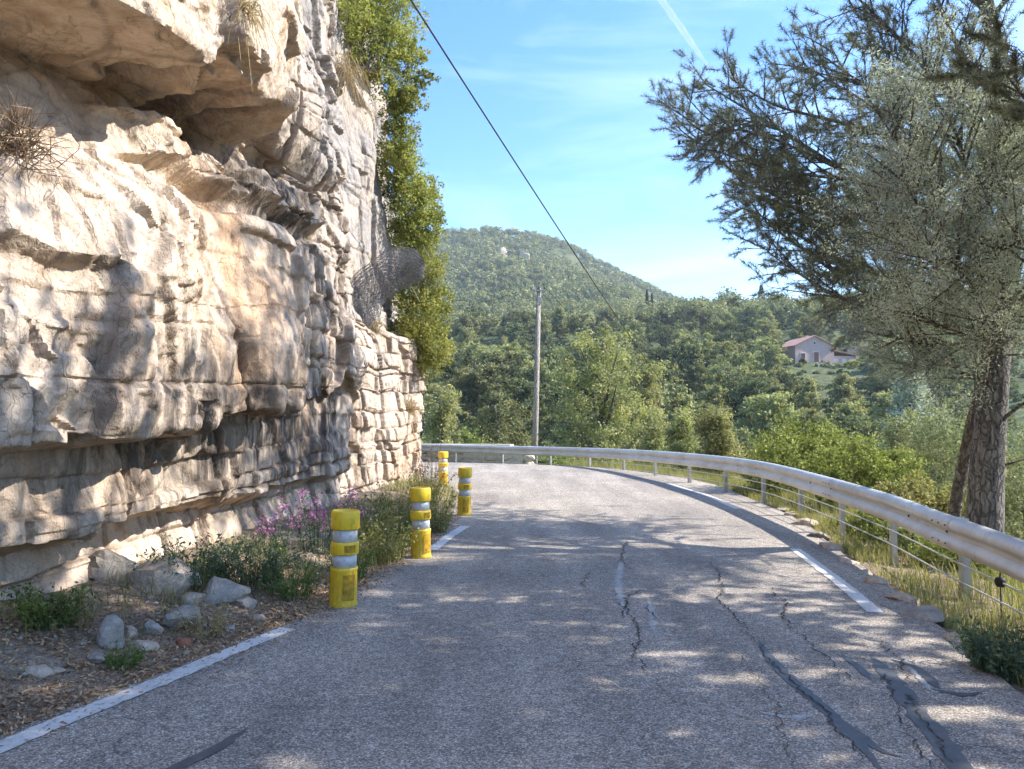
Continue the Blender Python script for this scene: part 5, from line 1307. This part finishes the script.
for px, yb, yt, Y, lab in ((732, 362, 332, 175, "thin pale pole on the slope left of the pink house"), (865, 350, 322, 200, "thin pale pole on the slope right of the pink house")):
    p = at(px, yb, Y); z = h1(p[0], Y); zt = at(px, yt, Y)[2]; t = thing("utility_pole", lab, "utility pole", (p[0], Y, z)); MB().tube([(0, 0, -.5), (0, 0, zt - z)], [.16, .11], 7).build("pole", M['pole'], t, True); MB().box((0, 0, zt - z - .5), (1.2, .1, .1)).build("crossarm", M['steel'], t)

# ------------------------------------------------------------------ house on the slope
def gable(mb, c, w, d, zb, ze, zr, over=.35, th=.18):
    """two roof slabs over a w x d plan, ridge along depth"""
    for sg in (-1, 1):
        x0, x1 = c[0], c[0] + sg * (w / 2 + over); y0, y1 = c[1] - d / 2 - over, c[1] + d / 2 + over
        k = (zr - ze) / (w / 2); z1 = ze - over * k
        V = [(x0, y0, zr), (x1, y0, z1), (x1, y1, z1), (x0, y1, zr), (x0, y0, zr + th), (x1, y0, z1 + th), (x1, y1, z1 + th), (x0, y1, zr + th)]
        mb.add(V, [[[0, 1, 2, 3], [4, 7, 6, 5], [0, 4, 5, 1], [1, 5, 6, 2], [2, 6, 7, 3], [3, 7, 4, 0]]])
def house():
    p = at(803, 370, HOUSE_Y); zb = p[2]; zg = h1(p[0], HOUSE_Y)
    t = thing("house", "pink rendered house with tiled gable roof on the slope across the valley", "house", (p[0], HOUSE_Y, zb)); t.rotation_euler = (0, 0, R(10)); t.scale = (1.12, 1.12, 1.12)
    w, d, ze, zr = 8.6, 9, 4.6, 6.6; mb = MB()
    V = [(-w/2, -d/2, 0), (w/2, -d/2, 0), (w/2, -d/2, ze), (0, -d/2, zr), (-w/2, -d/2, ze), (-w/2, d/2, 0), (w/2, d/2, 0), (w/2, d/2, ze), (0, d/2, zr), (-w/2, d/2, ze)]
    mb.add(V, [[[0, 1, 2, 3, 4], [6, 5, 9, 8, 7]], [[1, 6, 7, 2], [5, 0, 4, 9], [2, 7, 8, 3], [9, 4, 3, 8]]]); mb.build("wall", M['wall_pink'], t)
    mb = MB(); gable(mb, (0, 0), w, d, 0, ze + .02, zr + .02); mb.build("roof", M['roof'], t)
    mb = MB(); mb.box((2.0, 1.5, zr + .1), (.6, .6, 1.4)); mb.build("chimney", M['wall_pink'], t)
    for x, z, ww, hh in ((.3, 2.2, 1.1, 2.3), (-2.6, 2.4, .9, 1.3), (-.05, 5.2, .45, .5)):
        f = MB().box((x, -d/2 - .03, z), (ww + .25, .08, hh + .25)).build("window", M['wall_white'], t)
        for sg in (-1, 1): MB().box((x + sg * ww / 4, -d/2 - .085, z), (ww / 2 - .04, .06, hh)).build("shutter", M['shutter'], f)
    b = MB().box((1.2, -.2, -1.6), (7.6, d + .3, 3.2)).build("basement", M['dark_open'], t)
    # lower wing to the right
    mb = MB(); mb.box((w/2 + 3.0, 0, 1.4), (6.0, 6, 2.8)); mb.build("wing_wall", M['wall_pink'], t)
    mb = MB(); V = [(w/2 + .02, -3.5, 3.9), (w/2 + 6.3, -3.5, 2.86), (w/2 + 6.3, 3.5, 2.86), (w/2 + .02, 3.5, 3.9)]; V += [(a, b_, c + .18) for a, b_, c in V]
    mb.add(V, [[[0, 1, 2, 3], [4, 7, 6, 5], [0, 4, 5, 1], [1, 5, 6, 2], [2, 6, 7, 3], [3, 7, 4, 0]]]); mb.build("wing_roof", M['roof'], t)
    for x in (w/2 + 1.4, w/2 + 3.2, w/2 + 4.9): MB().box((x, -3.03, 1.6), (1.0, .08, 1.3)).build("window", M['wall_white'], t)
    MB().box((w/2 + 3.0, 0, -1.5), (6.1, 6.1, 3.0)).build("wing_base", M['dark_open'], t)
    p = at(857, 360, 190); s = thing("outbuilding", "low white outbuilding with flat tiled roof right of the pink house", "outbuilding", (p[0], 190, p[2])); s.rotation_euler = (0, 0, R(-8))
    MB().box((0, 0, .6), (5.2, 4, 4.0)).build("wall", M['wall_white'], s); MB().box((0, -.3, 2.75), (6.2, 5.2, .25)).build("roof", M['roof'], s); MB().box((.9, -2.03, 1.2), (2.4, .08, 1.6)).build("opening", M['dark_open'], s); MB().box((0, 0, -2.9), (5.4, 4.2, 3)).build("base", M['dark_open'], s)
    p = at(880, 322, 270); s = thing("outbuilding", "small red-roofed building higher on the slope behind pine boughs", "outbuilding", (p[0], 270, p[2]))
    MB().box((0, 0, 0), (7, 5, 5)).build("wall", M['wall_pink'], s); mb = MB(); gable(mb, (0, 0), 7, 5, 0, 2.52, 4.0); mb.build("roof", M['roof'], s); MB().box((0, -2.53, .6), (1.2, .08, 1.2)).build("window", M['shutter'], s)
house()

bush("dark round shrub in front of the pink house, left one", 778, 358, 170, 26, 1500, .3, 'hilloak', 41, "shrub", "shrub", "dark shrubs below the pink house", 4)
bush("dark round shrub in front of the pink house, middle one", 798, 358, 171, 22, 1500, .3, 'hilloak', 42, "shrub", "shrub", "dark shrubs below the pink house", 4)
bush("grey-green shrub in front of the wing of the pink house", 826, 363, 170, 26, 1500, .3, 'olive', 43, "shrub", "shrub", None, 4)
bush("small yellow shrub right of the pink house", 853, 359, 172, 15, 900, .3, 'yellowbush', 44, "shrub", "shrub", None, 4)
# low stone wall behind the far barrier
def stone_wall():
    A = at(425, 466, 29.3); B = at(528, 466, 28.4); z0 = min(h1(A[0], A[1]), h1(B[0], B[1])) - .3; t = thing("stone_wall", "low pale stone wall behind the far left end of the barrier", "stone wall", (A[0], A[1], z0)); r = np.random.default_rng(4); mb = MB()
    top = at(480, 446, 29)[2]; L = np.linalg.norm((B - A)[:2]); d = (B - A)[:2] / L; rows = int((top - z0) / .26); s0 = 0
    for row in range(rows):
        s = r.uniform(-.3, 0)
        while s < L - .3 * row * .15:
            w = r.uniform(.3, .75); me = rock_mesh(r, (w * 1.02, .5, .29), "tmp", 2, 10, .05); v = np.empty(len(me.vertices) * 3, np.float32); me.vertices.foreach_get("co", v); f = np.empty(len(me.polygons) * 3, np.int32); me.polygons.foreach_get("vertices", f); bpy.data.meshes.remove(me)
            v = v.reshape(-1, 3); a = math.atan2(d[1], d[0]); Rz = np.array([[math.cos(a), -math.sin(a), 0], [math.sin(a), math.cos(a), 0], [0, 0, 1]])
            mb.add(v @ Rz.T + [A[0] + d[0] * (s + w / 2), A[1] + d[1] * (s + w / 2), z0 + .13 + row * .26], [f.reshape(-1, 3)]); s += w
    mb.box(np.array([A[0] + d[0] * L / 2, A[1] + d[1] * L / 2, (top + z0) / 2 - .05]), (L - .3, .36, top - z0 - .1), rz=math.atan2(d[1], d[0]))
    mb.build("masonry", M['wallstone'], t, off=np.array(t.location))
    c = MB(); c.box(np.array([A[0] + d[0] * L / 2 - .3, A[1] + d[1] * L / 2, top + .03]), (L - .6, .62, .09), rz=math.atan2(d[1], d[0])); c.build("coping", M['wallstone'], t, off=np.array(t.location))
stone_wall()

# ------------------------------------------------------------------ sky, contrail, haze, sun
SUN_AZ, SUN_EL = R(86), R(39)
sv = Vector((math.sin(SUN_AZ) * math.cos(SUN_EL), math.cos(SUN_AZ) * math.cos(SUN_EL), math.sin(SUN_EL)))
sl = bpy.data.lights.new("sun", 'SUN'); sl.energy = 2.0; sl.angle = R(.55); sl.color = (1, .94, .85)
so = bpy.data.objects.new("sun", sl); COL.objects.link(so); so.location = sv * 60; so.rotation_euler = (-sv).to_track_quat('-Z', 'Y').to_euler()
w = bpy.data.worlds.new("World"); SC.world = w; w.use_nodes = True; nt = w.node_tree; nt.nodes.clear()
out = N(nt, 'ShaderNodeOutputWorld'); bg = N(nt, 'ShaderNodeBackground'); sky = N(nt, 'ShaderNodeTexSky'); sky.sky_type = 'NISHITA'; sky.sun_disc = False
sky.sun_elevation = SUN_EL; sky.sun_rotation = SUN_AZ; sky.altitude = 150; sky.air_density = 1.0; sky.dust_density = .35; sky.ozone_density = 1.4
tc = N(nt, 'ShaderNodeTexCoord'); mp = N(nt, 'ShaderNodeMapping'); mp.inputs['Scale'].default_value = (1.5, 1.5, 6.5); mp.inputs['Rotation'].default_value = (0, R(14), R(20)); nt.links.new(tc.outputs['Generated'], mp.inputs[0])
cz = noise(nt, mp.outputs[0], 1.5, 7, .6, .7); cf = ramp(nt, cz, [(.46, (0, 0, 0)), (.85, (.22, .22, .22))])
hs = N(nt, 'ShaderNodeHueSaturation'); hs.inputs['Saturation'].default_value = 1.3; hs.inputs['Hue'].default_value = .506; hs.inputs['Value'].default_value = .55; nt.links.new(sky.outputs[0], hs.inputs['Color'])
mixed = mixc(nt, cf, hs.outputs[0], (3.9, 4.2, 4.6)); nt.links.new(mixed, bg.inputs[0]); bg.inputs[1].default_value = .13
nt.links.new(bg.outputs[0], out.inputs[0])

mct, nt2, out2 = new_mat("ice_cloud"); d_ = N(nt2, 'ShaderNodeBsdfDiffuse'); d_.inputs[0].default_value = (.9, .9, .92, 1); tl = N(nt2, 'ShaderNodeBsdfTranslucent'); tl.inputs[0].default_value = (.9, .9, .92, 1); tr_ = N(nt2, 'ShaderNodeBsdfTransparent'); m1 = N(nt2, 'ShaderNodeMixShader'); m1.inputs[0].default_value = .5; m2 = N(nt2, 'ShaderNodeMixShader')
nt2.links.new(d_.outputs[0], m1.inputs[1]); nt2.links.new(tl.outputs[0], m1.inputs[2]); lw = N(nt2, 'ShaderNodeLayerWeight'); lw.inputs[0].default_value = .5
fc = mathn(nt2, 'MULTIPLY', ramp(nt2, lw.outputs['Facing'], [(.1, (.4,) * 3), (.8, (0, 0, 0))]), ramp(nt2, noise(nt2, pos(nt2), .004, 4), [(.3, (.5,) * 3), (.6, (1,) * 3)]))
nt2.links.new(fc, m2.inputs[0]); nt2.links.new(tr_.outputs[0], m2.inputs[1]); nt2.links.new(m1.outputs[0], m2.inputs[2]); nt2.links.new(m2.outputs[0], out2.inputs[0])
def contrail():
    A = at(630, -45, 7000); B = at(712, 72, 9000); P = resample(np.stack([A, B]), 60); r_ = np.interp(np.linspace(0, 1, 60), [0, .7, 1], [34, 40, 4]) * (1 + .15 * vnoise(np.column_stack([np.arange(60) * .4, np.zeros(60), np.zeros(60)]), 3))
    o = MB().tube(P, r_, 16).build("contrail", mct, None, True); setp(o, "straight white aircraft contrail in the blue sky right of the cable", "contrail")
contrail()

hz = bpy.data.materials.new("haze_air"); hz.use_nodes = True; nh = hz.node_tree; nh.nodes.clear(); oh = nh.nodes.new('ShaderNodeOutputMaterial'); pv = nh.nodes.new('ShaderNodeVolumePrincipled')
pv.inputs['Color'].default_value = (.74, .87, 1, 1); pv.inputs['Density'].default_value = .00025; pv.inputs['Anisotropy'].default_value = .25; nh.links.new(pv.outputs[0], oh.inputs['Volume'])
hb = MB(); hb.box((0, 0, 90), (3300, 3300, 270)); ho = hb.build("haze", hz); setp(ho, None, None, None, "stuff")

SC.view_settings.view_transform = 'Standard'; SC.view_settings.look = 'None'; SC.view_settings.gamma = 1; SC.view_settings.use_curve_mapping = False
SC.view_settings.exposure = 2.52
SC.cycles.use_adaptive_sampling = True; SC.cycles.adaptive_threshold = .025; SC.cycles.max_bounces = 6; SC.cycles.diffuse_bounces = 3; SC.cycles.transmission_bounces = 3; SC.cycles.glossy_bounces = 2; SC.cycles.transparent_max_bounces = 8; SC.cycles.volume_bounces = 0
SC.cycles.use_denoising = True
